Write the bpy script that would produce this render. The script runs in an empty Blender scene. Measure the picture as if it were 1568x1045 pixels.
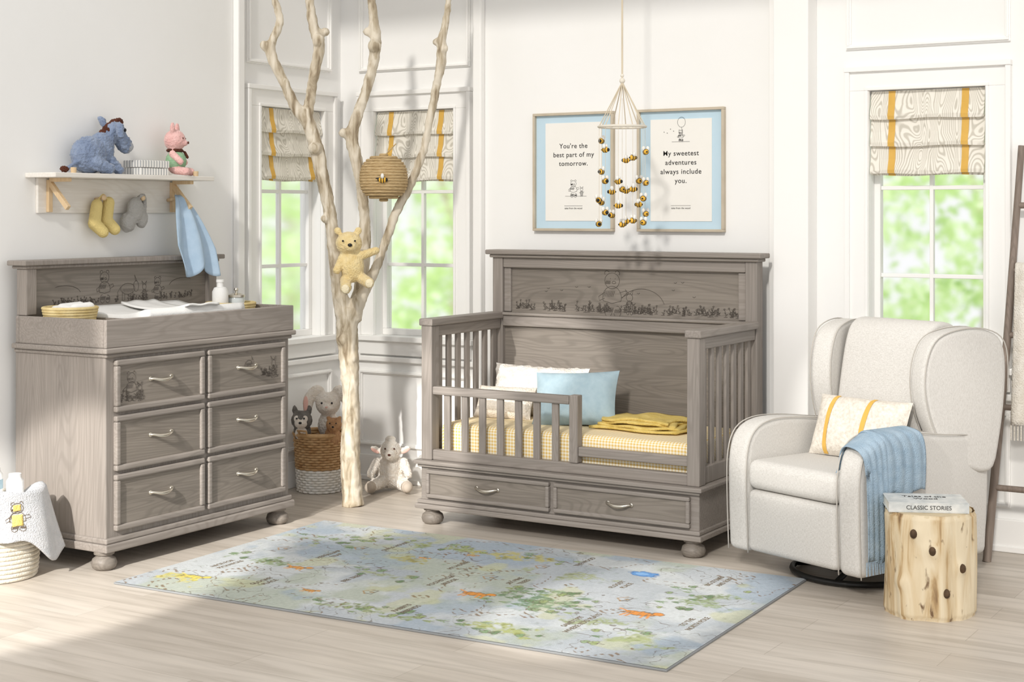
import bpy,bmesh,math,random
import numpy as np
from math import sin,cos,pi,radians,sqrt,exp
from mathutils import Vector,Matrix,noise
random.seed(7)
# ---------------------------------------------------------------- helpers
def C(h):
    h=h.lstrip('#'); o=[]
    for i in (0,2,4):
        c=int(h[i:i+2],16)/255
        o.append(c/12.92 if c<=.04045 else ((c+.055)/1.055)**2.4)
    return (o[0],o[1],o[2],1)
def newmat(name):
    m=bpy.data.materials.new(name); m.use_nodes=True; nt=m.node_tree
    p=nt.nodes['Principled BSDF']
    def n(t,**k):
        nd=nt.nodes.new(t)
        for a,b in k.items():
            if a.startswith('_'): setattr(nd,a[1:],b)
            else: nd.inputs[a.replace('0',' ')].default_value=b
        return nd
    L=lambda a,b: nt.links.new(a,b)
    return m,nt,p,n,L
def ramp(n,stops):
    r=n('ShaderNodeValToRGB'); e=r.color_ramp.elements
    while len(e)<len(stops): e.new(.5)
    for i,(ps,c) in enumerate(stops): e[i].position=ps; e[i].color=c
    return r
def mapping(n,L,scale,rot=(0,0,0)):
    tc=n('ShaderNodeTexCoord'); mp=n('ShaderNodeMapping'); mp.inputs['Scale'].default_value=scale
    mp.inputs['Rotation'].default_value=rot
    L(tc.outputs['Object'],mp.inputs['Vector']); return mp.outputs['Vector']
def M(name,base,rough=.6,var=None,vs=6,st=(1,1,1),bump=0,bs=80,metal=0,sheen=0,spec=.4,bst=(1,1,1)):
    m,nt,p,n,L=newmat(name); base=C(base); var=C(var) if var else tuple(c*.88 for c in base[:3])+(1,)
    v=mapping(n,L,st)
    t=n('ShaderNodeTexNoise',Scale=vs,Detail=5.0); L(v,t.inputs['Vector'])
    r=ramp(n,[(.32,var),(.66,base)]); L(t.outputs[0],r.inputs[0]); L(r.outputs[0],p.inputs['Base Color'])
    p.inputs['Roughness'].default_value=rough; p.inputs['Metallic'].default_value=metal
    p.inputs['Specular IOR Level'].default_value=spec
    if sheen: p.inputs['Sheen Weight'].default_value=sheen
    if bump:
        v2=mapping(n,L,bst)
        t2=n('ShaderNodeTexNoise',Scale=bs,Detail=3.0); L(v2,t2.inputs['Vector'])
        b=n('ShaderNodeBump',Strength=bump,Distance=.01); L(t2.outputs[0],b.inputs['Height']); L(b.outputs[0],p.inputs['Normal'])
    return m
def WOOD(name,light,dark,axis='x',rough=.5,freq=34,lines=.24,mul=.45):
    m,nt,p,n,L=newmat(name)
    s={'x':(.55,5,5),'y':(5,.55,5),'z':(5,5,.55)}[axis]
    s2={'x':(3,110,110),'y':(110,3,110),'z':(110,110,3)}[axis]
    v=mapping(n,L,s); v2=mapping(n,L,s2)
    a=n('ShaderNodeTexNoise',Scale=.9,Detail=2.0,Distortion=.25); L(v,a.inputs['Vector'])
    mu=n('ShaderNodeMath',_operation='MULTIPLY'); mu.inputs[1].default_value=freq*6; L(a.outputs[0],mu.inputs[0])
    si=n('ShaderNodeMath',_operation='SINE'); L(mu.outputs[0],si.inputs[0])
    r1=ramp(n,[(.0,(0,0,0,1)),(.55,(0,0,0,1)),(1,(1,1,1,1))])
    mr=n('ShaderNodeMapRange'); mr.inputs[1].default_value=-1; L(si.outputs[0],mr.inputs[0]); L(mr.outputs[0],r1.inputs[0])
    b=n('ShaderNodeTexNoise',Scale=1.0,Detail=4.0); L(v2,b.inputs['Vector'])
    c=n('ShaderNodeTexNoise',Scale=1.6,Detail=3.0); L(v,c.inputs['Vector'])
    md=tuple((x*.6+y*.4) for x,y in zip(C(light),C(dark)))
    r2=ramp(n,[(.3,md),(.62,C(light))]); L(b.outputs[0],r2.inputs[0])
    mx=n('ShaderNodeMix',_data_type='RGBA'); mx.inputs[7].default_value=C(dark)
    ml=n('ShaderNodeMath',_operation='MULTIPLY'); L(b.outputs[0],ml.inputs[1]); L(r1.outputs[0],ml.inputs[0])
    ml2=n('ShaderNodeMath',_operation='MULTIPLY'); ml2.inputs[1].default_value=lines*2; L(ml.outputs[0],ml2.inputs[0])
    L(ml2.outputs[0],mx.inputs[0]); L(r2.outputs[0],mx.inputs[6])
    mx2=n('ShaderNodeMix',_data_type='RGBA',_blend_type='MULTIPLY'); mx2.inputs[0].default_value=mul
    r3=ramp(n,[(.3,(.78,.78,.78,1)),(.7,(1.08,1.07,1.06,1))]); L(c.outputs[0],r3.inputs[0])
    L(mx.outputs[2],mx2.inputs[6]); L(r3.outputs[0],mx2.inputs[7]); L(mx2.outputs[2],p.inputs['Base Color'])
    p.inputs['Roughness'].default_value=rough; p.inputs['Specular IOR Level'].default_value=.35
    bp=n('ShaderNodeBump',Strength=.12,Distance=.003); L(b.outputs[0],bp.inputs['Height']); L(bp.outputs[0],p.inputs['Normal'])
    return m
def grp(name,loc=(0,0,0),rz=0):
    e=bpy.data.objects.new(name,None); e.location=loc; e.rotation_euler=(0,0,rz)
    e.empty_display_size=.1
    bpy.context.collection.objects.link(e); return e
def catmull(pts,n=6):
    out=[]; P=[pts[0]]+list(pts)+[pts[-1]]
    for i in range(1,len(P)-2):
        a,b,c,d=P[i-1:i+3]
        for k in range(n):
            t=k/n
            out.append(tuple(.5*((2*b[j])+(-a[j]+c[j])*t+(2*a[j]-5*b[j]+4*c[j]-d[j])*t*t+(-a[j]+3*b[j]-3*c[j]+d[j])*t**3) for j in range(len(b))))
    out.append(tuple(pts[-1])); return out
class MB:
    def __init__(s): s.bm=bmesh.new(); s.X=None
    def _v(s,p):
        p=Vector(p)
        if s.X is not None: p=s.X@p
        return s.bm.verts.new(p)
    def _f(s,vs):
        try: s.bm.faces.new(vs)
        except ValueError: pass
    def box(s,x0,x1,y0,y1,z0,z1):
        v=[s._v((x,y,z)) for z in (z0,z1) for (x,y) in ((x0,y0),(x1,y0),(x1,y1),(x0,y1))]
        for f in ((3,2,1,0),(4,5,6,7),(0,1,5,4),(1,2,6,5),(2,3,7,6),(3,0,4,7)): s._f([v[i] for i in f])
        return s
    def sph(s,c,r,seg=16,rot=None):
        if not hasattr(r,'__len__'): r=(r,r,r)
        R=Matrix.Rotation(rot[0],3,rot[1]) if rot else Matrix.Identity(3); c=Vector(c)
        nr=max(6,seg//2); rings=[]
        top=s._v(c+R@Vector((0,0,r[2]))); bot=s._v(c+R@Vector((0,0,-r[2])))
        for i in range(1,nr):
            a=pi*i/nr
            rings.append([s._v(c+R@Vector((r[0]*sin(a)*cos(2*pi*j/seg),r[1]*sin(a)*sin(2*pi*j/seg),r[2]*cos(a)))) for j in range(seg)])
        for j in range(seg):
            k=(j+1)%seg
            s._f([top,rings[0][j],rings[0][k]]); s._f([bot,rings[-1][k],rings[-1][j]])
            for i in range(len(rings)-1): s._f([rings[i][j],rings[i+1][j],rings[i+1][k],rings[i][k]])
        return s
    def tube(s,pts,rad,seg=10,closed=False,flat=1.0):
        pts=[Vector(p) for p in pts]; N=len(pts)
        if not hasattr(rad,'__len__'): rad=[rad]*N
        rings=[]; up=None
        for i,p in enumerate(pts):
            if closed: t=pts[(i+1)%N]-pts[i-1]
            else: t=pts[min(i+1,N-1)]-pts[max(i-1,0)]
            t.normalize()
            if up is None:
                up=Vector((0,0,1)) if abs(t.z)<.9 else Vector((1,0,0))
            a=up-t*up.dot(t)
            if a.length<1e-5: a=t.orthogonal()
            a.normalize(); b=t.cross(a); up=a
            rings.append([s._v(p+(a*cos(2*pi*j/seg)*flat+b*sin(2*pi*j/seg))*rad[i]) for j in range(seg)])
        R=N if closed else N-1
        for i in range(R):
            A=rings[i];Bn=rings[(i+1)%N]
            for j in range(seg):
                k=(j+1)%seg; s._f([A[j],A[k],Bn[k],Bn[j]])
        if not closed: s._f(rings[0][::-1]); s._f(rings[-1])
        return s
    def path(s,pts,seg=10,n=6,flat=1.0):
        q=catmull(pts,n); return s.tube([p[:3] for p in q],[p[3] for p in q],seg,flat=flat)
    def cyl(s,p0,p1,r0,r1=None,seg=20): return s.tube([p0,p1],[r0,r1 if r1 is not None else r0],seg)
    def cap(s,p0,p1,r0,r1,seg=12):
        p0=Vector(p0);p1=Vector(p1)
        s.tube([p0,p1],[r0,r1],seg); s.sph(p0,r0*1.001,seg); s.sph(p1,r1*1.001,seg); return s
    def lathe(s,prof,c=(0,0,0),seg=32):
        rings=[]
        for r,z in prof:
            rings.append([s._v((c[0]+max(r,1e-4)*cos(2*pi*j/seg),c[1]+max(r,1e-4)*sin(2*pi*j/seg),c[2]+z)) for j in range(seg)])
        for i in range(len(rings)-1):
            for j in range(seg):
                k=(j+1)%seg; s._f([rings[i][j],rings[i][k],rings[i+1][k],rings[i+1][j]])
        s._f(rings[0][::-1]); s._f(rings[-1]); return s
    def ring(s,c,R,r,seg=40,sg=8,wav=0,nw=0,ph=0,ell=1):
        s.tube([(c[0]+(R+wav*sin(nw*a+ph))*cos(a),c[1]+ell*(R+wav*sin(nw*a+ph))*sin(a),c[2]) for a in [2*pi*i/seg for i in range(seg)]],r,sg,closed=True); return s
    def grid(s,f,nu,nv):
        g=[[s._v(f(i/nu,j/nv)) for j in range(nv+1)] for i in range(nu+1)]
        for i in range(nu):
            for j in range(nv): s._f([g[i][j],g[i+1][j],g[i+1][j+1],g[i][j+1]])
        return s
    def ext(s,out,x0,x1):
        a=[s._v((x0,y,z)) for y,z in out]; b=[s._v((x1,y,z)) for y,z in out]; N=len(out)
        s._f(a); s._f(b[::-1])
        for i in range(N):
            k=(i+1)%N; s._f([a[k],a[i],b[i],b[k]])
        return s
    def pillow(s,w,h,t,mat4,n=22,pin=.06):
        old=s.X; s.X=mat4 if old is None else old@mat4
        for sg in (1,-1):
            def f(u,v):
                a=2*u-1;b=2*v-1
                k=max(0,(1-abs(a)**3.2)*(1-abs(b)**3.2))**.6
                return (a*w/2*(1-pin*(1-b*b)),b*h/2*(1-pin*(1-a*a)),sg*(t/2*k+.0015)+.004*sin(a*9+b*4)*k)
            s.grid(f if sg>0 else (lambda u,v:f(1-u,v)),n,n)
        s.X=old; return s
    def done(s,name,mat,par=None,bev=0,seg=2,smooth=False,sub=0,remesh=0,sm=0,solid=0,disp=None,weld=0,ang=40):
        if weld: bmesh.ops.remove_doubles(s.bm,verts=s.bm.verts,dist=weld)
        bmesh.ops.recalc_face_normals(s.bm,faces=s.bm.faces)
        me=bpy.data.meshes.new(name); s.bm.to_mesh(me); s.bm.free()
        me.materials.append(mat)
        o=bpy.data.objects.new(name,me); bpy.context.collection.objects.link(o)
        if par: o.parent=par
        if smooth or remesh or sub:
            me.polygons.foreach_set('use_smooth',[True]*len(me.polygons))
            if smooth=='auto': me.set_sharp_from_angle(angle=radians(ang))
        if bev:
            b=o.modifiers.new('bevel','BEVEL'); b.width=bev; b.segments=seg; b.limit_method='ANGLE'; b.angle_limit=radians(35)
        if remesh:
            r=o.modifiers.new('remesh','REMESH'); r.mode='VOXEL'; r.voxel_size=remesh; r.use_smooth_shade=True
        if sm:
            q=o.modifiers.new('smooth','SMOOTH'); q.iterations=sm; q.factor=.6
        if sub:
            q=o.modifiers.new('sub','SUBSURF'); q.levels=sub; q.render_levels=sub
        if solid:
            q=o.modifiers.new('solid','SOLIDIFY'); q.thickness=solid; q.offset=0
        if disp:
            tx=bpy.data.textures.new(name+'_tx','CLOUDS'); tx.noise_scale=disp[1]
            q=o.modifiers.new('disp','DISPLACE'); q.texture=tx; q.strength=disp[0]; q.texture_coords='LOCAL'
        return o
def text(name,body,size,loc,par,mat,rz=0,spacing=1.0,flat=False,bold=0):
    cu=bpy.data.curves.new(name,'FONT'); cu.body=body; cu.size=size; cu.align_x='CENTER'; cu.align_y='CENTER'
    cu.space_line=1.3; cu.space_character=spacing; cu.extrude=.0004; cu.offset=bold
    o=bpy.data.objects.new(name+'_c',cu); bpy.context.collection.objects.link(o)
    dg=bpy.context.evaluated_depsgraph_get(); me=bpy.data.meshes.new_from_object(o.evaluated_get(dg))
    bpy.data.objects.remove(o); me.materials.clear(); me.materials.append(mat)
    q=bpy.data.objects.new(name,me); bpy.context.collection.objects.link(q); q.parent=par
    q.location=loc; q.rotation_euler=(0 if flat else pi/2,0,rz); return q
# ---------------------------------------------------------------- line art (carved / embroidered figures)
def arc(cx,cz,rx,rz,a0=0,a1=360,n=16):
    return [(cx+rx*cos(radians(a0+(a1-a0)*i/n)),cz+rz*sin(radians(a0+(a1-a0)*i/n))) for i in range(n+1)]
def art_bear(cx,cz,s,face=1):
    L=[arc(cx,cz+.78*s,.2*s,.19*s),arc(cx-.14*s,cz+.96*s,.06*s,.06*s,20,220,8),arc(cx+.14*s,cz+.96*s,.06*s,.06*s,-40,160,8),
       arc(cx,cz+.38*s,.25*s,.27*s,-20,200),arc(cx-.1*s,cz+.06*s,.1*s,.14*s,90,340),arc(cx+.14*s,cz+.05*s,.1*s,.13*s,-160,100),
       [(cx-.2*s,cz+.5*s),(cx-.36*s,cz+.4*s),(cx-.34*s,cz+.3*s),(cx-.2*s,cz+.36*s)],[(cx+.2*s,cz+.5*s),(cx+.38*s,cz+.55*s),(cx+.42*s,cz+.47*s),(cx+.24*s,cz+.38*s)],
       arc(cx+.05*s*face,cz+.74*s,.05*s,.03*s),[(cx-.05*s,cz+.82*s),(cx-.04*s,cz+.84*s)],[(cx+.08*s,cz+.82*s),(cx+.09*s,cz+.84*s)],
       [(cx-.24*s,cz+.3*s),(cx,cz+.24*s),(cx+.24*s,cz+.3*s)]]
    for i in range(7):
        L.append([(cx+(-.22+.04*i)*s,cz+.40*s),(cx+(-.17+.04*i)*s,cz+.54*s)])
        L.append([(cx+(-.18+.03*i)*s,cz+.02*s),(cx+(-.14+.03*i)*s,cz+.14*s)])
        L.append([(cx+(-.18+.02*i)*s,cz+.70*s),(cx+(-.16+.02*i)*s,cz+.78*s)])
        L.append([(cx+(.06+.025*i)*s,cz+.02*s),(cx+(.09+.025*i)*s,cz+.10*s)])
    return L
def art_pig(cx,cz,s):
    L=[arc(cx,cz+.7*s,.15*s,.16*s),[(cx-.12*s,cz+.8*s),(cx-.2*s,cz+1.05*s),(cx-.03*s,cz+.87*s)],[(cx+.12*s,cz+.8*s),(cx+.18*s,cz+1.03*s),(cx+.03*s,cz+.87*s)],
       arc(cx,cz+.33*s,.16*s,.24*s),arc(cx-.08*s,cz+.04*s,.05*s,.07*s),arc(cx+.09*s,cz+.04*s,.05*s,.07*s),[(cx-.14*s,cz+.4*s),(cx-.3*s,cz+.34*s)],[(cx+.14*s,cz+.4*s),(cx+.3*s,cz+.46*s)]]
    for i in range(5): L.append([(cx-.15*s,cz+(.2+.07*i)*s),(cx+.15*s,cz+(.2+.07*i)*s)])
    return L
def art_donkey(cx,cz,s):
    L=[arc(cx,cz+.42*s,.36*s,.2*s),arc(cx+.42*s,cz+.5*s,.13*s,.2*s),[(cx+.4*s,cz+.68*s),(cx+.34*s,cz+.92*s),(cx+.46*s,cz+.7*s)],
       [(cx-.28*s,cz+.3*s),(cx-.28*s,cz),(cx-.16*s,cz),(cx-.16*s,cz+.24*s)],[(cx+.16*s,cz+.25*s),(cx+.16*s,cz),(cx+.28*s,cz),(cx+.26*s,cz+.3*s)],
       [(cx-.35*s,cz+.5*s),(cx-.52*s,cz+.3*s),(cx-.5*s,cz+.15*s)]]
    for i in range(7): L.append([(cx+(-.28+.08*i)*s,cz+.28*s),(cx+(-.22+.08*i)*s,cz+.42*s)])
    return L
def art_tuft(cx,cz,w,h,n=10,rnd=None):
    rnd=rnd or random; L=[]
    for i in range(n):
        x=cx+(rnd.random()-.5)*w; hh=h*(.4+.6*rnd.random()); a=(rnd.random()-.5)*h*.7; zz=cz+rnd.random()*h*.4
        L.append([(x,zz),(x+a*.4,zz+hh*.6),(x+a,zz+hh)])
        L.append(arc(x+a,zz+hh,h*.12,h*.09,0,300,6))
        L.append([(x,zz+hh*.3),(x+h*.22,zz+hh*.42),(x+h*.08,zz+hh*.2)]); L.append([(x,zz+hh*.5),(x-h*.2,zz+hh*.6),(x-h*.05,zz+hh*.4)])
        L.append([(x-h*.25,zz),(x+h*.2,zz+h*.02)])
    return L
def strokes(name,lines,f,r,mat,par):
    mb=MB()
    for l in lines:
        if len(l)>1: mb.tube([f(a,b) for a,b in l],r,4)
    return mb.done(name,mat,par)
# ---------------------------------------------------------------- materials
m_wall=M('wall_paint','#f4f3f1',.9,'#f1f0ed',1.5,bump=.02,bs=300)
m_trim=M('trim_paint','#f6f5f2',.6,'#f4f2ef',2)
GL,GD='#99918a','#706962'
m_gw=WOOD('grey_wood_x',GL,GD,'x')
m_gwz=WOOD('grey_wood_z',GL,GD,'z')
m_gwy=WOOD('grey_wood_y',GL,GD,'y')
m_gwd=WOOD('grey_wood_panel','#8c847b','#635c54','x',freq=40,lines=.30)
m_art=M('carved_line','#575049',.8)
m_silver=M('satin_nickel','#d6cfc2',.25,metal=.9)
m_white=M('white_cotton','#f2f1ee',.9,bump=.2,bs=250)
m_black=M('black_metal','#1d1c1b',.4)
m_rope=M('yellow_rope','#e6d39f',.85,'#d3bb80',20,bump=.3,bs=200)
m_chairf,nt,p,n,L=newmat('linen_light_grey')
va=mapping(n,L,(90,600,600)); vb=mapping(n,L,(600,600,90))
ta=n('ShaderNodeTexNoise',Scale=1.0,Detail=1.0); tb=n('ShaderNodeTexNoise',Scale=1.0,Detail=1.0); L(va,ta.inputs['Vector']); L(vb,tb.inputs['Vector'])
ad=n('ShaderNodeMath',_operation='ADD'); L(ta.outputs[0],ad.inputs[0]); L(tb.outputs[0],ad.inputs[1])
hf=n('ShaderNodeMath',_operation='MULTIPLY'); hf.inputs[1].default_value=.5; L(ad.outputs[0],hf.inputs[0])
r=ramp(n,[(.36,C('#bfbbb5')),(.6,C('#d5d2cd'))]); L(hf.outputs[0],r.inputs[0]); L(r.outputs[0],p.inputs['Base Color'])
p.inputs['Roughness'].default_value=.95; p.inputs['Specular IOR Level'].default_value=.15
bp=n('ShaderNodeBump',Strength=.2,Distance=.002); L(hf.outputs[0],bp.inputs['Height']); L(bp.outputs[0],p.inputs['Normal'])
m_floor,nt,p,n,L=newmat('floor_planks')
v=mapping(n,L,(1,1,1)); br=n('ShaderNodeTexBrick',Scale=1.0)
br.inputs['Brick Width'].default_value=1.5; br.inputs['Row Height'].default_value=.18; br.inputs['Mortar Size'].default_value=.0012
br.inputs['Color1'].default_value=C('#cec5ba'); br.inputs['Color2'].default_value=C('#bfb5a9'); br.inputs['Mortar'].default_value=C('#aaa094'); br.offset=.37
L(v,br.inputs['Vector'])
v2=mapping(n,L,(1.2,14,1)); t=n('ShaderNodeTexNoise',Scale=1.6,Detail=6.0,Distortion=.5); L(v2,t.inputs['Vector'])
r=ramp(n,[(.3,(.80,.79,.77,1)),(.55,(1,1,1,1)),(.75,(1.08,1.08,1.07,1))]); L(t.outputs[0],r.inputs[0])
mx=n('ShaderNodeMix',_data_type='RGBA',_blend_type='MULTIPLY'); mx.inputs[0].default_value=1; L(br.outputs[0],mx.inputs[6]); L(r.outputs[0],mx.inputs[7]); L(mx.outputs[2],p.inputs['Base Color'])
p.inputs['Roughness'].default_value=.4; p.inputs['Specular IOR Level'].default_value=.35
# ---------------------------------------------------------------- room shell
XL=-5.56; YB=7.15; H=3.6
MB().box(XL-.15,3.0,-1.2,YB+.15,-.1,0).done('floor',m_floor)
MB().box(XL-.15,3.0,5.5,YB+.15,H,H+.1).done('ceiling',m_wall)
W=[(-5.30,-4.752),(-2.374,-1.826)]; WZ=(.84,2.13); WA=(6.42,6.96)
w=MB(); xs=[XL,W[0][0],W[0][1],W[1][0],W[1][1],3.0]
for i in (0,2,4): w.box(xs[i],xs[i+1],YB,YB+.15,0,H)
for a,b in W: w.box(a,b,YB,YB+.15,0,WZ[0]).box(a,b,YB,YB+.15,WZ[1],H)
w.done('wall_back',m_wall)
w=MB().box(XL-.15,XL,-1.2,WA[0],0,H).box(XL-.15,XL,WA[1],YB+.15,0,H).box(XL-.15,XL,WA[0],WA[1],0,WZ[0]).box(XL-.15,XL,WA[0],WA[1],WZ[1],H)
w.done('wall_left',m_wall)
m_glass,nt,p,n,L=newmat('window_glass')
rf=n('ShaderNodeBsdfRefraction',Roughness=.19,IOR=1.10)
L(rf.outputs[0],nt.nodes['Material Output'].inputs['Surface'])
m_shade,nt,p,n,L=newmat('shade_fabric')
v=mapping(n,L,(7,7,1.8)); a=n('ShaderNodeTexNoise',Scale=1.3,Detail=1.0,Distortion=.4); L(v,a.inputs['Vector'])
mu=n('ShaderNodeMath',_operation='MULTIPLY'); mu.inputs[1].default_value=190; L(a.outputs[0],mu.inputs[0])
si=n('ShaderNodeMath',_operation='SINE'); L(mu.outputs[0],si.inputs[0])
r=ramp(n,[(.4,C('#ece7dc')),(.9,C('#c9c3b6'))]); mr=n('ShaderNodeMapRange'); mr.inputs[1].default_value=-1; L(si.outputs[0],mr.inputs[0]); L(mr.outputs[0],r.inputs[0])
L(r.outputs[0],p.inputs['Base Color']); p.inputs['Roughness'].default_value=.9
m_gold=M('gold_ribbon','#dcb058',.7,'#d2a64c',10)
def window(idx,loc,rz,w,wsh):
    g=grp('window_%d'%idx,loc,rz); z0,z1=WZ; h=w/2
    f=MB().box(-h,-h+.03,.06,.11,z0+.035,z1-.03).box(h-.03,h,.06,.11,z0+.035,z1-.03).box(-h,h,.06,.11,z0,z0+.035).box(-h,h,.06,.11,z1-.03,z1)
    f.box(-.009,.009,.07,.1,z0+.035,z1-.03)
    for zz in (1.247,1.666): f.box(-h+.03,h-.03,.072,.098,zz-.010,zz+.010)
    f.done('sash',m_trim,g,bev=.003)
    MB().box(-h+.02,h-.02,.086,.088,z0+.02,z1-.02).done('glass_pane',m_glass,g)
    cw=.112
    f=MB()
    for s in (-1,1):
        f.box(min(s*(h),s*(h+cw)),max(s*h,s*(h+cw)),-.022,0,z0,z1)
        f.box(min(s*(h+cw-.02),s*(h+cw+.004)),max(s*(h+cw-.02),s*(h+cw+.004)),-.036,-.001,z0,z1+cw-.022)
        f.box(min(s*(h+.002),s*(h+.018)),max(s*(h+.002),s*(h+.018)),-.030,-.02,z0,z1)
    f.box(-h-cw,h+cw,-.022,0,z1,z1+cw-.002).box(-h-cw-.006,h+cw+.006,-.040,-.001,z1+cw-.022,z1+cw+.003)
    f.box(-h-.018,h+.018,-.030,-.02,z1,z1+.016)
    f.box(-h-cw-.02,h+cw+.02,-.05,0,z0-.03,z0).box(-h-cw,h+cw,-.025,0,z0-.11,z0-.03)
    f.done('casing',m_trim,g,bev=.003)
    s=grp('roman_shade',loc,rz)
    prof=[]
    zt=2.125; zb=1.735; nf=3; fh=(zt-zb)/nf
    for k in range(nf):
        a=zt-k*fh; prof+=[(.0+.004,a),(-.004,a-fh*.5),(-.020,a-fh*.90),(-.018,a-fh*1.02),(-.002,a-fh*.97)]
    prof.append((0,zb-.012))
    def shf(off):
        def f(u,v):
            x=-h+.006+(w-.012)*u
            q=v*(len(prof)-1); i=min(int(q),len(prof)-2); t=q-i
            y=prof[i][0]*(1-t)+prof[i+1][0]*t; z=prof[i][1]*(1-t)+prof[i+1][1]*t
            return (x,y+off+.002*sin(u*23+z*9),z+.003*sin(u*9+i)*(i%5>1))
        return f
    n=len(prof)-1
    MB().grid(shf(0),24,n).done('fabric',m_shade,s,solid=.003)
    for a,b in ((.16,.22),(.805,.865)):
        ff=shf(-.003); MB().grid(lambda u,v:ff(a+(b-a)*u,v),3,n).done('ribbon',m_gold,s,solid=.002)
    MB().box(-h+.004,h-.004,.008,.04,2.10,2.128).done('headrail',m_trim,s)
window(1,(-5.026,YB,0),0,.548,0)
window(2,(-2.10,YB,0),0,.548,0)
window(3,(XL,6.69,0),pi/2,.54,0)
tn=[0]
def trim(boxes,bev=.003,rot=None,name=None):
    tn[0]+=1; b=MB()
    for q in boxes: b.box(*q)
    return b.done(name or 'trim_%d'%tn[0],m_trim,bev=bev)
def pframe_b(x0,x1,z0,z1,t=.026,y=YB):
    o=[]
    for d,(a,e) in ((.012,(0,t)),(.022,(t*.25,t*.7))):
        o+=[(x0+a,x1-a,y-d,y+.001,z0+a,z0+e),(x0+a,x1-a,y-d,y+.001,z1-e,z1-a),(x0+a,x0+e,y-d,y+.001,z0+e,z1-e),(x1-e,x1-a,y-d,y+.001,z0+e,z1-e)]
    return o
def pframe_l(y0,y1,z0,z1,t=.026):
    o=[]
    for d,(a,e) in ((.012,(0,t)),(.022,(t*.25,t*.7))):
        o+=[(XL-.001,XL+d,y0+a,y1-a,z0+a,z0+e),(XL-.001,XL+d,y0+a,y1-a,z1-e,z1-a),(XL-.001,XL+d,y0+a,y0+e,z0+e,z1-e),(XL-.001,XL+d,y1-e,y1-a,z0+e,z1-e)]
    return o
for pf in (pframe_b(-2.49,-1.715,2.33,3.4),pframe_b(-5.42,-4.65,2.36,3.4),pframe_l(6.32,7.05,2.36,3.4),pframe_b(-5.42,-4.65,.2,.64),pframe_l(6.32,7.05,.2,.64),pframe_b(-2.49,-1.715,.2,.64),pframe_b(-1.5,.6,.2,.64),pframe_b(-1.5,.6,.8,3.4)): trim(pf,.002)
trim([(-2.82,-2.64,YB-.12,YB,0,H),(-2.875,-2.82,YB-.04,YB,0,H)],.006)
trim([(-4.61,-4.555,YB-.045,YB,0,H)],.008)
trim([(XL,XL+.04,6.215,6.27,0,H)],.008)
trim([(XL,-4.61,YB-.03,YB,.69,.72),(XL,XL+.03,6.27,YB-.03,.69,.72)],.006)
trim([(-2.64,3.0,YB-.03,YB,.69,.72)],.006)
trim([(-4.555,-2.875,YB-.018,YB,0,.14),(XL,-4.61,YB-.018,YB,0,.15),(-2.64,3.0,YB-.018,YB,0,.15),(XL,-4.61,YB-.026,YB-.002,.0,.03),(-2.64,3,YB-.026,YB-.002,0,.03)],.005,name='baseboard_back')
trim([(XL,XL+.018,-1.2,6.215,0,.14),(XL,XL+.018,6.27,YB-.03,0,.15)],.005,name='baseboard_left')
# ---------------------------------------------------------------- crib
def drawer(fr,pn,x0,x1,z0,z1,yf,t=.02):
    pn.box(x0+t*.6,x1-t*.6,yf-.004,yf+.01,z0+t*.6,z1-t*.6)
    fr.box(x0,x1,yf-.016,yf+.01,z0,z0+t).box(x0,x1,yf-.016,yf+.01,z1-t,z1).box(x0,x0+t,yf-.016,yf+.01,z0+t,z1-t).box(x1-t,x1,yf-.016,yf+.01,z0+t,z1-t)
def pull(mb,x,z,yf,w=.055):
    mb.path([(x-w,yf,z+.004,.006),(x-w*.85,yf-.014,z+.004,.006),(x-w*.4,yf-.024,z-.002,.0085),(x,yf-.026,z-.004,.0095),(x+w*.4,yf-.024,z-.002,.0085),(x+w*.85,yf-.014,z+.004,.006),(x+w,yf,z+.004,.006)],8,4)
    mb.cyl((x-w,yf-.004,z+.004),(x-w,yf,z+.004),.011,.011,12); mb.cyl((x+w,yf-.004,z+.004),(x+w,yf,z+.004),.011,.011,12)
FOOT=[(.0,0),(.036,0),(.05,.01),(.056,.028),(.05,.048),(.036,.058),(.034,.063),(.044,.068),(.044,.082)]
g=grp('convertible_crib',(-3.62,6.64,0))
hw=.755; yf=-.365; yb=.375
b=MB()
for x in (-.71,.71):
    for y in (-.33,.33): b.lathe(FOOT,(x,y,0),24)
b.done('bun_feet',m_gwd,g,smooth='auto')
b=MB().box(-hw-.02,hw+.02,yf-.03,yb,.08,.105).box(-hw-.01,hw+.01,yf-.02,yb-.001,.105,.125).box(-hw,hw,yf-.0,yb-.002,.12,.29)
b.box(-hw-.01,hw+.01,yf-.02,yb-.001,.285,.3).box(-hw-.025,hw+.025,yf-.035,yb,.3,.32)
b.done('drawer_base',m_gw,g,bev=.005)
fr=MB();pn=MB(); drawer(fr,pn,-.715,-.012,.135,.275,yf-.006); drawer(fr,pn,.012,.715,.135,.275,yf-.006)
fr.done('drawer_frames',m_gw,g,bev=.006); pn.done('drawer_panels',m_gwd,g)
b=MB(); pull(b,-.36,.205,yf-.01,.06); pull(b,.36,.205,yf-.01,.06); b.done('drawer_pulls',m_silver,g,smooth=True)
b=MB()
for s in (-1,1):
    x0,x1=sorted((s*hw,s*(hw-.062)))
    b.box(x0,x1,yf,yf+.07,.32,.985)
    b.box(x0,x1,yb-.075,yb,.32,1.31)
    b.box(x0+.01,x1-.01,yf+.07,yb-.075,.32,.40)
b.done('posts',m_gwz,g,bev=.005)
b=MB()
for s in (-1,1):
    x0,x1=sorted((s*(hw+.01),s*(hw-.07))); b.box(x0,x1,yf-.008,yb-.07,.985,1.02)
    b.box(x0+.018,x1-.018,yf+.07,yb-.075,.93,.987)
b.done('side_top_rails',m_gwy,g,bev=.006)
b=MB()
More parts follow.
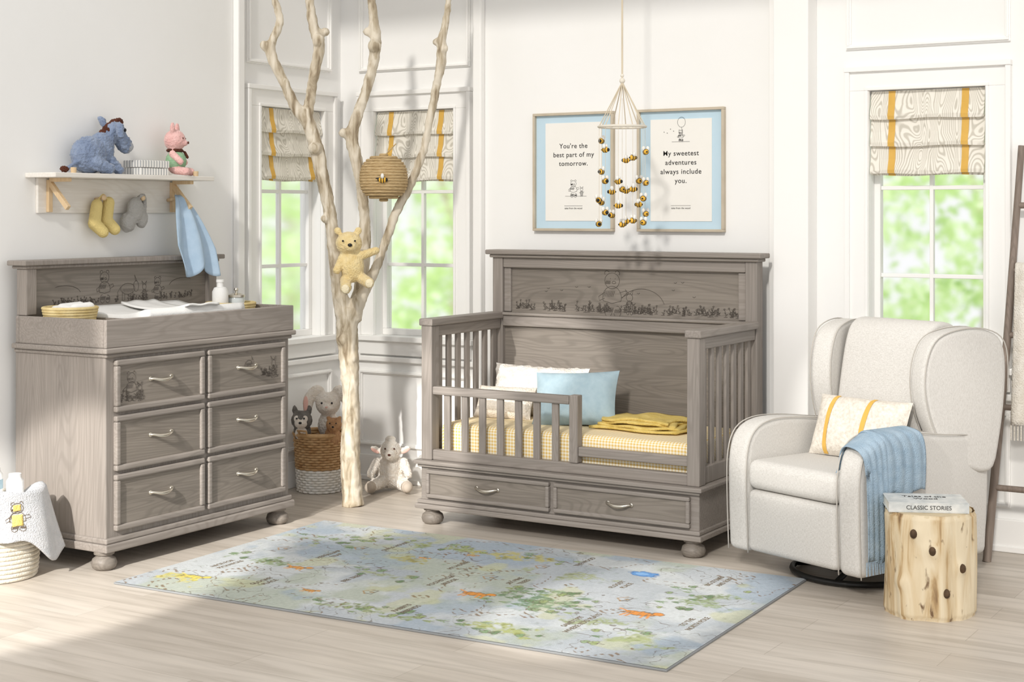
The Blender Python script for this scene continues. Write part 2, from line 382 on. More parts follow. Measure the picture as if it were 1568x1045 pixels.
for s in (-1,1):
    xc=s*(hw-.031)
    for k in range(7):
        y=yf+.07+(yb-yf-.145)*(k+.5)/7; b.box(xc-.009,xc+.009,y-.018,y+.018,.39,.94)
for k in range(7):
    x=-.693+(.78)*(k+.75)/7.6; b.box(x-.018,x+.018,yf+.02,yf+.038,.36,.66)
b.box(.085,.13,yf+.004,yf+.054,.373,.69)
b.done('slats',m_gwz,g,bev=.004)
b=MB().box(-.693,.693,yf+.008,yf+.05,.32,.372).box(-.693,.083,yf+.006,yf+.052,.645,.685).box(.13,.693,yf+.01,yf+.048,.405,.45)
b.done('guard_rail',m_gw,g,bev=.006)
b=MB().box(-.693,.693,yb-.045,yb-.02,.32,1.3); b.done('headboard_panel',m_gwd,g)
b=MB().box(-.693,.693,yb-.07,yb-.01,1.255,1.31).box(-.693,.693,yb-.075,yb-.01,.945,1.002).box(-.693,-.65,yb-.06,yb-.01,1.02,1.254).box(.65,.693,yb-.06,yb-.01,1.02,1.254)
b.box(-.692,.692,yb-.088,yb-.01,1.002,1.018)
b.box(-hw-.012,hw+.012,yb-.09,yb+.01,1.308,1.325).box(-hw-.03,hw+.03,yb-.105,yb+.02,1.325,1.35)
b.done('headboard_frame',m_gw,g,bev=.006)
A=[]
A+=art_bear(-.05,1.03,.215)+art_pig(.05,1.03,.12)+[arc(.12,1.06,.13,.10,15,150)]
rr=random.Random(3)
for cx,wd in ((-.58,.14),(-.28,.26),(-.14,.14),(.12,.14),(.22,.22),(.37,.22),(.57,.16),(.48,.15),(-.4,.12),(0,.3)): A+=art_tuft(cx,1.03,wd,.042,12,rr)
for i in range(14):
    x=rr.uniform(-.55,.55); z=rr.uniform(1.12,1.22)
    if abs(x+.05)>.12: A.append([(x-.008,z+.004),(x,z),(x+.008,z+.005)])
strokes('carved_art',A,lambda a,c:(a,yb-.0455,c),.0012,m_art,g)
m_ging,nt,p,n,L=newmat('yellow_gingham')
tc=n('ShaderNodeTexCoord'); sx=n('ShaderNodeSeparateXYZ'); L(tc.outputs['Object'],sx.inputs[0])
def band(src):
    k=n('ShaderNodeMath',_operation='MULTIPLY'); k.inputs[1].default_value=62; L(src,k.inputs[0])
    fr_=n('ShaderNodeMath',_operation='FRACT'); L(k.outputs[0],fr_.inputs[0]); gt=n('ShaderNodeMath',_operation='GREATER_THAN'); gt.inputs[1].default_value=.5; L(fr_.outputs[0],gt.inputs[0]); return gt.outputs[0]
yz=n('ShaderNodeMath',_operation='ADD'); L(sx.outputs[1],yz.inputs[0]); L(sx.outputs[2],yz.inputs[1])
s_=n('ShaderNodeMath',_operation='ADD'); L(band(sx.outputs[0]),s_.inputs[0]); L(band(yz.outputs[0]),s_.inputs[1])
h_=n('ShaderNodeMath',_operation='MULTIPLY'); h_.inputs[1].default_value=.5; L(s_.outputs[0],h_.inputs[0])
r=ramp(n,[(0,C('#fbf5e4')),(1,C('#e6c26c'))]); L(h_.outputs[0],r.inputs[0]); L(r.outputs[0],p.inputs['Base Color']); p.inputs['Roughness'].default_value=.9
MB().box(-.685,.685,yf+.06,yb-.08,.335,.50).done('mattress',m_ging,g,bev=.03,seg=4,smooth=True)
m_fluff=M('cream_fluff','#f6f3ee',1,'#e6dcd0',30,bump=.9,bs=120)
m_tan=M('tan_knit','#e8dccc',1,'#f1e8dc',60,bump=.9,bs=120)
m_bluef=M('blue_linen','#aec3cc',.95,'#a3bac5',30,bump=.25,bs=300)
m_yel=M('yellow_knit','#e8cf80',.95,'#d9bd66',25,bump=.5,bs=160)
def P4(loc,rx=0,ry=0,rz=0): return Matrix.Translation(loc)@Matrix.Rotation(rz,4,'Z')@Matrix.Rotation(ry,4,'Y')@Matrix.Rotation(rx,4,'X')
q=grp('fluffy_pillow'); MB().pillow(.56,.26,.12,P4((-4.02,6.82,.63),radians(70),0,0)).done('cover',m_fluff,q,smooth=True,weld=.002,disp=(.025,.02))
q=grp('throw_pillow'); MB().pillow(.32,.18,.10,P4((-4.13,6.67,.575),radians(60),0,radians(8))).done('cover',m_tan,q,smooth=True,weld=.002)
q=grp('throw_pillow'); MB().pillow(.43,.29,.13,P4((-3.70,6.64,.625),radians(62),radians(-3),radians(14))).done('cover',m_bluef,q,smooth=True,weld=.002)
q=grp('folded_blanket')
b=MB()
for k in range(4):
    z=.512+k*.012; s=1-.07*k
    b.grid(lambda u,v:(-3.33+(u-.5)*.46*s+.02*sin(v*5+k),6.67+(v-.5)*.30*s+.02*sin(u*7+k),z+.004*sin(u*14+k*2)*sin(v*9+k)+.012*exp(-((u-.45)**2)*30)*(k>1)),20,14)
b.done('cloth',m_yel,q,smooth=True,solid=.012)
# ---------------------------------------------------------------- dresser
g=grp('changing_dresser',(-5.22,5.335,0),pi/2)
hw=.61; yf=-.27; yb=.30
b=MB()
for x in (-.585,.565):
    for y in (-.235,.25): b.lathe(FOOT,(x,y,0),24)
b.done('bun_feet',m_gwd,g,smooth='auto')
b=MB().box(-hw,hw,yf,yb,.12,.93); b.done('carcass',m_gwz,g,bev=.006)
b=MB().box(-hw-.02,hw+.02,yf-.025,yb-.001,.08,.115).box(-hw-.01,hw+.01,yf-.015,yb-.002,.115,.14)
b.box(-hw-.01,hw+.01,yf-.015,yb-.002,.92,.938).box(-hw-.025,hw+.025,yf-.03,yb-.001,.938,.962)
b.done('mouldings',m_gw,g,bev=.006)
fr=MB();pn=MB();pl=MB()
for i,(x0,x1) in enumerate(((-.565,-.012),(.012,.565))):
    for z0,z1 in ((.165,.41),(.425,.665),(.68,.908)):
        drawer(fr,pn,x0,x1,z0,z1,yf-.006,.026); pull(pl,(x0+x1)/2,(z0+z1)/2+.01,yf-.01,.065)
fr.done('drawer_frames',m_gw,g,bev=.007); pn.done('drawer_panels',m_gwd,g); pl.done('drawer_pulls',m_silver,g,smooth=True)
b=MB().box(-hw-.015,hw+.015,yf-.02,yf,.962,1.085).box(-hw-.015,hw+.015,yb-.04,yb-.02,.962,1.085).box(-hw-.015,-hw+.005,yf,yb-.04,.962,1.085).box(hw-.005,hw+.015,yf,yb-.04,.962,1.085)
b.box(-.36,-.345,yf,yb-.04,.962,1.07).box(.34,.355,yf,yb-.04,.962,1.07).box(-hw+.006,-.36,yf,yb-.04,1.02,1.035).box(.355,hw-.006,yf,yb-.04,1.02,1.035)
b.done('changing_tray',m_gw,g,bev=.004)
b=MB().box(-hw,hw,yb-.06,yb-.03,.97,1.3); b.done('hutch_panel',m_gwd,g)
b=MB().box(-hw-.01,-hw+.05,yb-.085,yb-.02,1.086,1.296).box(hw-.05,hw+.01,yb-.085,yb-.02,1.086,1.296).box(-hw-.02,hw+.02,yb-.095,yb-.0,1.295,1.31).box(-hw-.04,hw+.04,yb-.115,yb+.01,1.31,1.333)
b.done('hutch_frame',m_gwz,g,bev=.005)
A=art_bear(-.13,1.13,.14)+art_donkey(.02,1.125,.13)+art_pig(.13,1.125,.085)+art_bear(.22,1.12,.11)+[arc(-.38,1.17,.1,.04,10,120),arc(.4,1.18,.1,.04,60,170)]
for cx in (-.4,-.3,-.2,0,.1,.3,.4): A+=art_tuft(cx,1.12,.12,.028,10,rr)
strokes('hutch_art',A,lambda a,c:(a,yb-.0605,c),.0012,m_art,g)
A=art_bear(-.47,.73,.12)+art_pig(-.42,.72,.08)+art_tuft(-.47,.72,.15,.04,12,rr)+art_tuft(.45,.74,.12,.05,12,rr)+art_pig(.48,.74,.1)+art_donkey(.3,.8,.06)
strokes('drawer_art',A,lambda a,c:(a,yf-.0105,c),.0012,m_art,g)
q=grp('changing_pad',(-5.22,5.335,0),pi/2)
def padf(u,v):
    a=2*u-1;bb=2*v-1; return (-.0+a*.33,-.01+bb*.22,1.058+.03*bb*bb+.004*sin(a*7)*(1-bb*bb))
MB().grid(padf,20,14).done('cushion',m_white,q,smooth=True,solid=.05)
MB().grid(lambda u,v:(-.08+.22*u+.01*sin(v*6),-.24+.42*v,1.093+.03*(2*v-1)**2*.9+.003*sin(u*11+v*3)),12,16).done('folded_cloth',m_white,q,smooth=True,solid=.01)
def coil_basket(g,name,r0,r1,z0,z1,cr,mat,rows=None,ell=1):
    b=MB(); k=max(2,int((z1-z0)/(cr*1.75)))
    for i in range(k+1):
        t=i/k; b.ring((0,0,z0+cr+(z1-z0-2*cr)*t),r0+(r1-r0)*(t**.6),cr,40,8,ell=ell)
    b.lathe([(.01,z0+.001),(r0,z0+.001),(r0,z0+.006),(.01,z0+.006)],seg=40)
    return b.done(name,mat,g,smooth=True)
def at_dresser(x,y,z): return (-5.22-y,5.335+x,z)
q=grp('rope_basket',at_dresser(-.48,.09,1.036)); coil_basket(q,'coils',.095,.118,0,.09,.008,m_rope)
b=MB()
for i in range(4):
    b.cap((-.05+.03*i,-.04+.01*i,.07+.01*(i%2)),(-.03+.03*i,.06,.075+.01*(i%2)),.024,.024)
b.done('rolled_washcloths',m_white,q,remesh=.006,sm=3)
q=grp('rope_basket',at_dresser(.485,.0,1.036)); coil_basket(q,'coils',.105,.12,0,.065,.008,m_rope)
q2=grp('lotion_bottle',at_dresser(.42,.01,1.044)); MB().lathe([(0,0),(.035,0),(.04,.01),(.04,.11),(.03,.13),(.016,.134),(.016,.155),(.02,.157),(.02,.17),(0,.17)],seg=24).done('body',m_white,q2,smooth='auto')
m_jar=M('clear_jar','#d4dadb',.08)
q2=grp('glass_jar',at_dresser(.515,-.01,1.044)); MB().lathe([(0,0),(.04,0),(.044,.01),(.042,.07),(.038,.08),(0,.08)],seg=24).done('body',m_jar,q2,smooth='auto')
MB().lathe([(0,.08),(.044,.08),(.044,.09),(.02,.098),(.006,.10),(.006,.11),(.012,.115),(.008,.125),(0,.126)],seg=24).done('lid',m_silver,q2,smooth='auto')
# ---------------------------------------------------------------- wall shelf (local x along world y)
WX=XL
m_whw=WOOD('whitewash_wood','#ebe7e0','#d8d0c5','x',lines=.25,mul=.2); m_natw=WOOD('natural_wood','#e3c9a4','#c9a878','z',lines=.3)
g=grp('wall_shelf',(WX,5.335,0),pi/2)
MB().box(-.52,.52,-.20,0,1.708,1.73).box(-.46,.46,-.018,0,1.545,1.708).done('board',m_whw,g,bev=.003)
b=MB()
for x in (-.40,.40):
    b.box(x-.012,x+.012,-.16,-.037,1.69,1.708).box(x-.012,x+.012,-.036,-.018,1.55,1.70)
    b.X=Matrix.Translation((x,-.09,1.628))@Matrix.Rotation(radians(45),4,'X'); b.box(-.010,.010,-.085,.085,-.012,.012); b.X=None
    b.cyl((x,-.185,1.72),(x,-.185,1.755),.012,.014,12)
b.done('brackets',m_natw,g,bev=.002)
b=MB()
for x in (-.11,.145,.375): b.cyl((x,-.018,1.61),(x,-.07,1.618),.009,.009,12).sph((x,-.075,1.62),(.015,.01,.015),12)
b.done('pegs',m_natw,g,smooth=True)
m_eb=M('blue_plush','#8b99b2',1,'#74839f',25,bump=1,bs=90,sheen=.3); m_mane=M('brown_mane','#6b3d2c',1,'#4f2c20',40,bump=1,bs=150)
m_es=M('plush_muzzle','#b4b6bc',1,bump=.8,bs=90)
g=grp('donkey_plush',(WX+.10,5.16,1.73),pi/2)
b=MB().sph((-.05,0,.09),(.10,.07,.088)).sph((.02,0,.11),(.07,.058,.09)).cap((.04,0,.14),(.075,0,.19),.045,.042).sph((.10,-.01,.205),(.055,.046,.048)).cap((.115,-.012,.19),(.16,-.018,.14),.038,.038)
b.cap((.05,-.035,.06),(.085,-.055,.02),.028,.024).cap((.05,.035,.06),(.09,.05,.022),.026,.024).cap((-.06,-.05,.05),(.0,-.08,.024),.036,.026).cap((-.06,.05,.05),(.0,.07,.026),.034,.026)
b.path([(-.12,0,.06,.012),(-.17,-.01,.035,.01),(-.21,-.02,.018,.01)],8)
b.path([(.085,-.04,.225,.012),(.07,-.075,.225,.02),(.06,-.09,.17,.014)],8).path([(.085,.035,.225,.012),(.08,.055,.26,.017),(.07,.07,.275,.008)],8)
b.done('body',m_eb,g,remesh=.006,sm=2,disp=(.014,.011))
b=MB()
for i in range(14):
    t=i/13; x=.15-.15*t; z=.252-.115*t**1.5; b.sph((x-.015,-.006*sin(i*2),z),(.024,.022,.022),8)
b.sph((-.22,-.02,.018),(.026,.014,.016),10)
b.done('mane',m_mane,g,remesh=.006,disp=(.014,.008))
b=MB().sph((.167,-.02,.135),(.03,.037,.03)); b.done('muzzle',m_es,g,smooth=True,disp=(.004,.01))
b=MB().sph((.125,-.054,.212),(.007,.006,.009),10).sph((.19,-.035,.145),.004,8); b.done('eyes',m_black,g,smooth=True)
m_str,nt,p,n,L=newmat('striped_paper')
tc=n('ShaderNodeTexCoord'); sx=n('ShaderNodeSeparateXYZ'); L(tc.outputs['Object'],sx.inputs[0])
k=n('ShaderNodeMath',_operation='ADD'); L(sx.outputs[0],k.inputs[0]); L(sx.outputs[1],k.inputs[1])
k2=n('ShaderNodeMath',_operation='MULTIPLY'); k2.inputs[1].default_value=55; L(k.outputs[0],k2.inputs[0]); k3=n('ShaderNodeMath',_operation='FRACT'); L(k2.outputs[0],k3.inputs[0])
r=ramp(n,[(.25,C('#f1efea')),(.3,C('#a9abad')),(.6,C('#a9abad')),(.65,C('#f1efea'))]); L(k3.outputs[0],r.inputs[0]); L(r.outputs[0],p.inputs['Base Color'])
g=grp('keepsake_box',(WX+.105,5.475,1.73),pi/2)
MB().box(-.095,.095,-.055,.055,0,.035).box(-.098,.098,-.058,.058,.037,.072).done('box',m_str,g,bev=.003)
m_pk=M('pink_plush','#f0c3bd',1,'#e5afa9',30,bump=.8,bs=110,sheen=.3); m_gr=M('green_knit','#a3c4a0',1,'#84aa87',60,st=(1,1,9),bump=.3,bs=120)
g=grp('piglet_plush',(WX+.115,5.66,1.73),pi/2+.5)
b=MB().sph((0,0,.178),(.062,.054,.056)).sph((0,-.047,.165),(.02,.02,.016)).sph((-.042,.0,.235),(.02,.012,.034)).sph((.042,.0,.235),(.02,.012,.034)).sph((0,0,.07),(.05,.042,.06))
b.cap((-.03,-.01,.03),(-.045,-.07,.022),.022,.02).cap((.03,-.01,.03),(.045,-.07,.022),.022,.02).cap((-.045,0,.11),(-.058,-.045,.07),.018,.016).cap((.045,0,.11),(.06,-.035,.07),.018,.016)
b.done('body',m_pk,g,remesh=.005,sm=2,disp=(.004,.01))
MB().sph((0,-.006,.075),(.058,.052,.056)).done('sweater',m_gr,g,smooth=True)
MB().ring((0,0,.128),.034,.009,24).cap((.02,-.045,.12),(.025,-.057,.095),.007,.008).done('scarf',m_mane,g,remesh=.004)
MB().sph((-.022,-.046,.188),.005,8).sph((.022,-.046,.188),.005,8).sph((0,-.068,.167),(.010,.004,.007),8).done('eyes',m_mane,g,smooth=True)
m_by=M('yellow_bootie','#e9d38d',1,bump=.6,bs=200); m_gk=M('grey_knit','#b9b7b3',1,bump=.8,bs=150); m_blc=M('blue_cloth','#b3c8db',.95,'#a9c0d5',20,bump=.2,bs=250)
g=grp('baby_booties',(WX,5.335,0),pi/2)
b=MB()
for dx,dz in ((-.15,0),(-.075,.012)):
    b.cap((dx+.01,-.06,1.585+dz),(dx-.01,-.065,1.50+dz),.028,.03).cap((dx-.01,-.065,1.495+dz),(dx+.025,-.085,1.455+dz),.032,.028)
b.path([(-.14,-.06,1.60,.004),(-.11,-.072,1.636,.004),(-.07,-.06,1.60,.004)],6)
b.done('booties',m_by,g,remesh=.004,sm=1)
g=grp('knit_mittens',(WX,5.335,0),pi/2)
b=MB().sph((.10,-.07,1.56),(.05,.03,.065)).sph((.06,-.06,1.50),(.045,.03,.05)).sph((.145,-.065,1.52),(.035,.028,.05)).path([(.10,-.06,1.60,.012),(.145,-.078,1.636,.008),(.17,-.06,1.60,.012),(.16,-.06,1.55,.02)],8)
b.done('mittens',m_gk,g,remesh=.006,disp=(.01,.02))
g=grp('baby_blanket',(WX,5.335,0),pi/2)
def clothf(u,v):
    wd=.025+.14*min(1,v*1.5)**.8*(1-.30*v); x=.375+(u-.5)*2*wd+.03*v
    z=1.635-.34*v-.07*v*abs(sin(u*4.5+.5)); y=-.088-.125*v**.6-.022*sin(u*12+v*2)*(.3+.7*v)
    return (x,y,z)
MB().grid(clothf,40,24).done('cloth',m_blc,g,smooth=True,solid=.004)
# ---------------------------------------------------------------- tree
m_tree,nt,p,n,L=newmat('bare_tree_wood')
v=mapping(n,L,(14,14,3)); t=n('ShaderNodeTexNoise',Scale=1.8,Detail=8.0,Distortion=.8); L(v,t.inputs['Vector'])
r=ramp(n,[(.32,C('#8b7a62')),(.45,C('#bbad95')),(.6,C('#dcd2c0'))]); L(t.outputs[0],r.inputs[0]); L(r.outputs[0],p.inputs['Base Color']); p.inputs['Roughness'].default_value=.8
bp=n('ShaderNodeBump',Strength=.6,Distance=.010); L(t.outputs[0],bp.inputs['Height']); L(bp.outputs[0],p.inputs['Normal'])
g=grp('bare_tree',(-4.943,6.46,0),radians(31.5))
K=.003443
def br_(mb,pts):
    mb.path([((a-540)*K,dy,(775-z)*K,r_*K*.9) for a,z,dy,r_ in pts],12,6)
b=MB()
br_(b,[(540,775,0,20),(539,755,0,17.5),(536,700,0,17),(537,620,.01,15),(534,550,0,17),(531,500,0,19),(535,470,0,19)])
br_(b,[(531,500,0,17),(520,445,-.02,13),(514,390,-.04,12),(507,330,-.05,11),(497,280,-.05,11.5),(488,235,-.05,12),(474,190,-.05,12),(455,165,-.06,9.5),(436,125,-.07,8.5),(418,85,-.07,9),(420,65,-.07,8),(431,35,-.07,6.5),(423,-5,-.07,6.5),(430,-40,-.07,5)])
br_(b,[(472,185,-.05,11),(476,150,-.03,8.5),(484,100,-.02,9.5),(489,70,0,10),(480,40,0,9),(474,0,0,7.5),(476,-50,.02,6)])
br_(b,[(540,490,0,15),(548,450,.04,11),(555,400,.07,11),(556,340,.08,10),(550,280,.08,9.5),(541,235,.08,11),(536,205,.08,11),(550,160,.08,9.5),(566,110,.08,9),(573,60,.08,10),(569,20,.08,8),(565,-30,.08,7)])
br_(b,[(540,480,0,16),(555,450,0,11),(575,410,.01,8.5),(590,370,.02,8),(606,325,.02,8),(626,285,.03,8),(646,235,.03,7.5),(657,185,.03,7),(668,130,.04,7.5),(675,90,.04,9),(676,60,.04,8),(683,25,.05,6),(688,-30,.06,5)])
for a,z,dy,r_ in ((485,228,-.09,11),(408,72,-.07,9),(497,48,.02,8),(524,203,.07,9),(667,62,.05,7),(680,74,.02,7),(560,46,.08,8),(533,440,-.05,9),(500,335,-.08,8),(572,68,.05,12),(488,62,-.02,12),(525,520,-.03,12)):
    b.sph(((a-540)*K,dy,(775-z)*K),r_*K*.9,12)
b.done('trunk_and_branches',m_tree,g,remesh=.009,sm=2,disp=(.014,.04))
m_hive=M('jute_cord','#d2b88c',.95,'#b79a6c',30,st=(1,1,8),bump=.8,bs=60,bst=(1,1,5))
hx,hz=(588-540)*K,(775-272)*K
b=MB()
for i in range(17):
    t=i/16; a=-1+2*t; R=.112*max(.0,1-abs(a)**2.6)**.5*(1-.05*a)+.012; b.ring((hx,-.03,hz+.118*a),max(R,.02)-.004,.0085,36,8)
b.lathe([(.02,-.11),(.1,-.06),(.108,0),(.1,.06),(.02,.11)],(hx,-.03,hz),24)
gb=grp('beehive_ornament',g.location,radians(31.5))
b.done('coiled_hive',m_hive,gb,smooth=True)
MB().sph((hx-.01,-.138,hz-.01),(.03,.02,.03),16).done('entrance',m_black,gb,smooth=True)
MB().cyl((hx,-.03,hz+.11),(hx+.06,.03,hz+.18),.003).done('hanging_cord',m_hive,gb)
m_by2=M('bee_yellow','#efba45',.8); m_wing=M('felt_white','#f4f2ec',.9)
def bee(y_,k_,w_,c,s=1,rz=0):
    X=Matrix.Translation(c)@Matrix.Rotation(rz,4,'Z')
    for mb in (y_,k_,w_): mb.X=X
    y_.sph((0,0,0),(.017*s,.0125*s,.0125*s),12)
    for dx in (-.0055,.0045): k_.tube([((dx-.0016)*s,0,0),((dx+.0016)*s,0,0)],[.0129*s]*2,12)
    k_.sph((.0145*s,0,0),(.0065*s,.008*s,.008*s),10); k_.sph((-.0165*s,0,0),(.004*s,.004*s,.004*s),8)
    w_.sph((0,-.010*s,.015*s),(.007*s,.008*s,.011*s),8); w_.sph((0,.010*s,.015*s),(.007*s,.008*s,.011*s),8)
    for mb in (y_,k_,w_): mb.X=None
a1,a2,a3=MB(),MB(),MB(); bee(a1,a2,a3,(hx+.005,-.16,hz-.015),1.3); a1.done('bee_body',m_by2,gb,smooth=True);a2.done('bee_stripes',m_black,gb,smooth=True);a3.done('bee_wings',m_wing,gb,smooth=True)
m_pooh=M('yellow_plush','#edd9a6',1,'#e2c88c',30,bump=.9,bs=110,sheen=.3); m_poohl=M('pale_plush','#f0e3c2',1,bump=.6,bs=110)
g2=grp('teddy_bear',g.location,radians(31.5))
def T(a,z,dy): return ((a-540)*K,dy,(775-z)*K)
b=MB().sph(T(538,372,-.13),(.070,.06,.062)).sph(T(521,353,-.125),(.02,.014,.02)).sph(T(552,353,-.125),(.02,.014,.02)).sph(T(542,377,-.18),(.032,.026,.024))
b.sph(T(543,407,-.125),(.062,.058,.085)).cap(T(552,392,-.13),T(578,383,-.10),.024,.021).cap(T(530,392,-.13),T(521,412,-.17),.024,.021)
b.cap(T(533,427,-.13),T(536,439,-.21),.030,.028).cap(T(556,424,-.12),T(570,431,-.19),.030,.028)
b.done('body',m_pooh,g2,remesh=.0055,sm=2,disp=(.005,.012))
MB().sph(T(536,439,-.238),(.021,.008,.023)).sph(T(571,431,-.218),(.021,.008,.023)).done('foot_pads',m_poohl,g2,smooth=True)
MB().sph(T(531,368,-.192),.0055,8).sph(T(549,368,-.190),.0055,8).sph(T(542,374,-.209),(.012,.008,.009),10).done('face',m_black,g2,smooth=True)
# ---------------------------------------------------------------- toy basket
m_wick=M('wicker_tan','#d3ae80',.7,'#b2885a',20,bump=.3); m_wickw=M('wicker_white','#faf8f3',.7,'#f0eae0',20,bump=.3)
g=grp('wicker_basket',(-5.37,6.72,0))
b1,b2=MB(),MB(); rows=22
for i in range(rows):
    z=.008+i*.0142; R=.118+.020*(i/rows); mb=b2 if i<9 else b1
    mb.ring((0,0,z),R,.0075,72,6,wav=.006,nw=18,ph=(i%2)*pi)
b1.ring((0,0,.322),.142,.012,40,8); b1.tube([(-.02,-.138,.32),(-.03,-.158,.35),(.03,-.158,.35),(.02,-.138,.32)],.006,8)
b2.lathe([(.0,.002),(.112,.002),(.112,.01),(0,.01)],seg=32)
for k in range(18):
    a=2*pi*(k+.5)/18; b1.tube([(.119*cos(a),.119*sin(a),.13),(.138*cos(a),.138*sin(a),.322)],.006,6); b2.tube([(.114*cos(a),.114*sin(a),.0),(.12*cos(a),.12*sin(a),.125)],.006,6)
b1.done('weave_upper',m_wick,g,smooth=True); b2.done('weave_lower',m_wickw,g,smooth=True)
RZ=radians(31.5)
m_bun=M('cream_plush','#f5ede3',1,'#ece0d2',30,bump=.9,bs=100,sheen=.3); m_pkl=M('pink_felt','#efc0b3',1); m_dk=M('charcoal_plush','#85807a',1,'#66625d',30,bump=.9,bs=100); m_br=M('brown_plush','#c59a70',1,'#a87b58',30,bump=.9,bs=100)
g=grp('bunny_plush',(-5.335,6.75,.335),RZ)
b=MB().sph((0,.0,.03),(.06,.055,.08)).sph((0,-.02,.15),(.07,.064,.066)).sph((0,-.078,.135),(.028,.02,.022))
b.path([(-.03,0,.195,.018),(-.06,-.01,.225,.030),(-.105,-.03,.175,.032),(-.11,-.04,.10,.022)],10).path([(.03,0,.195,.018),(.06,-.01,.225,.030),(.105,-.03,.175,.032),(.11,-.04,.09,.022)],10)
b.done('body',m_bun,g,remesh=.006,sm=3,disp=(.006,.012))
MB().sph((-.118,-.060,.15),(.014,.008,.048)).sph((.118,-.060,.14),(.014,.008,.048)).sph((0,-.098,.14),(.008,.005,.005)).done('ear_lining',m_pkl,g,smooth=True)
MB().sph((-.028,-.077,.16),.006,8).sph((.028,-.077,.16),.006,8).done('eyes',m_black,g,smooth=True)
g=grp('husky_plush',(-5.41,6.645,.30),RZ)
b=MB().sph((-.02,0,.03),(.05,.045,.06)).sph((-.02,-.02,.10),(.060,.054,.054)).sph((-.06,-.01,.155),(.016,.01,.028)).sph((.02,-.01,.155),(.016,.01,.028)); b.done('body',m_dk,g,remesh=.006,sm=2,disp=(.006,.012))
MB().sph((-.02,-.052,.088),(.038,.03,.030)).sph((-.02,-.04,.03),(.035,.02,.04)).sph((-.042,-.056,.112),(.018,.016,.020)).sph((.002,-.056,.112),(.018,.016,.020)).done('white_face',m_bun,g,remesh=.005,sm=2)
MB().sph((-.040,-.073,.116),.0055,8).sph((0,-.073,.116),.0055,8).sph((-.02,-.084,.093),(.009,.005,.007),8).done('eyes',m_black,g,smooth=True)
g=grp('brown_bear_plush',(-5.285,6.675,.285),RZ)
b=MB().sph((.03,0,.03),(.045,.04,.06)).sph((.04,-.02,.095),(.045,.042,.04)).sph((.01,-.015,.13),(.014,.01,.014)).sph((.07,-.015,.13),(.014,.01,.014)).sph((.04,-.055,.085),(.018,.016,.014)); b.done('body',m_br,g,remesh=.006,sm=2,disp=(.006,.012))
MB().sph((.022,-.058,.108),.004,8).sph((.056,-.058,.108),.004,8).sph((.04,-.072,.09),(.007,.004,.005),8).done('eyes',m_black,g,smooth=True)
g=grp('lamb_plush',(-5.04,6.93,0),RZ)
m_lamb=M('lamb_plush_fur','#f7f1e8',1,'#ebe0d2',45,bump=1,bs=110,sheen=.3); m_hoof=M('taupe_felt','#c6b9aa',1)
b=MB().sph((0,.02,.105),(.088,.075,.10)).sph((0,-.01,.225),(.058,.055,.058)).sph((0,-.062,.205),(.032,.035,.028)).sph((-.078,0,.225),(.038,.014,.018),rot=(.5,'Y')).sph((.078,0,.225),(.038,.014,.018),rot=(-.5,'Y')).sph((0,0,.285),(.03,.028,.02))
b.cap((-.05,-.02,.05),(-.10,-.12,.04),.038,.032).cap((.05,-.02,.05),(.10,-.12,.04),.038,.032).cap((-.075,-.01,.16),(-.105,-.07,.10),.025,.022).cap((.075,-.01,.16),(.105,-.07,.10),.025,.022)
b.done('body',m_lamb,g,remesh=.006,sm=2,disp=(.012,.012))
MB().cap((-.10,-.13,.042),(-.105,-.148,.042),.033,.028).cap((.10,-.13,.042),(.105,-.148,.042),.033,.028).done('hooves',m_hoof,g,smooth=True)
MB().sph((-.085,-.012,.222),(.026,.006,.010),rot=(.5,'Y')).sph((.085,-.012,.222),(.026,.006,.010),rot=(-.5,'Y')).done('ear_lining',m_pkl,g,smooth=True)
MB().sph((-.025,-.058,.24),.005,8).sph((.025,-.058,.24),.005,8).sph((0,-.098,.212),(.009,.005,.006),8).done('face',m_mane,g,smooth=True)
# ---------------------------------------------------------------- pictures
m_frame=M('champagne_frame','#c9bda9',.45,'#bbae99',8,bump=.05); m_mat=M('blue_mat','#c4dae7',.9,'#c0d8e5'); m_paper=M('cream_paper','#f1eee8',.9,'#efece5'); m_ink=M('ink','#3c3a38',.9)
def picture(xc,body,kind):
    g=grp('framed_print',(xc,YB,1.765)); w,h=.244,.316; t=.014
    MB().box(-w,w,-.03,0,-h,-h+t).box(-w,w,-.03,0,h-t,h).box(-w,-w+t,-.03,0,-h+t,h-t).box(w-t,w,-.03,0,-h+t,h-t).done('frame',m_frame,g,bev=.002)
    MB().box(-w+.012,w-.012,-.010,-.002,-h+.012,h-.012).done('mat_board',m_mat,g)
    MB().box(-.172,.172,-.013,-.0095,-.262,.262).done('paper',m_paper,g)
    zt=.09 if kind==0 else .015
    text('quote',body,.036,(0,-.0135,zt),g,m_ink,spacing=1.1,bold=.0002)
    text('caption','tales from the wood',.013,(0,-.0135,-.195),g,m_ink)
    if kind==0: A=art_bear(.0,-.13,.085)+art_pig(.05,-.13,.05)+[[(-.05,-.13),(.08,-.13)],[(-.055,-.182),(.055,-.182)]]
    else: A=art_bear(-.0,.15,.055)+[[(.01,.17),(.005,.22)],arc(.004,.245,.022,.026)]+[arc(-.04-.018*i,.2+.012*sin(i*2),.002,.002,0,360,5) for i in range(4)]+[[(-.05,.145),(.05,.145)],[(-.055,-.182),(.055,-.182)]]
    strokes('illustration',A,lambda a,c:(a,-.0137,c),.0007,m_ink,g)
picture(-3.99,"You're the\nbest part of my\ntomorrow.",0)
picture(-3.362,"My sweetest\nadventures\nalways include\nyou.",1)
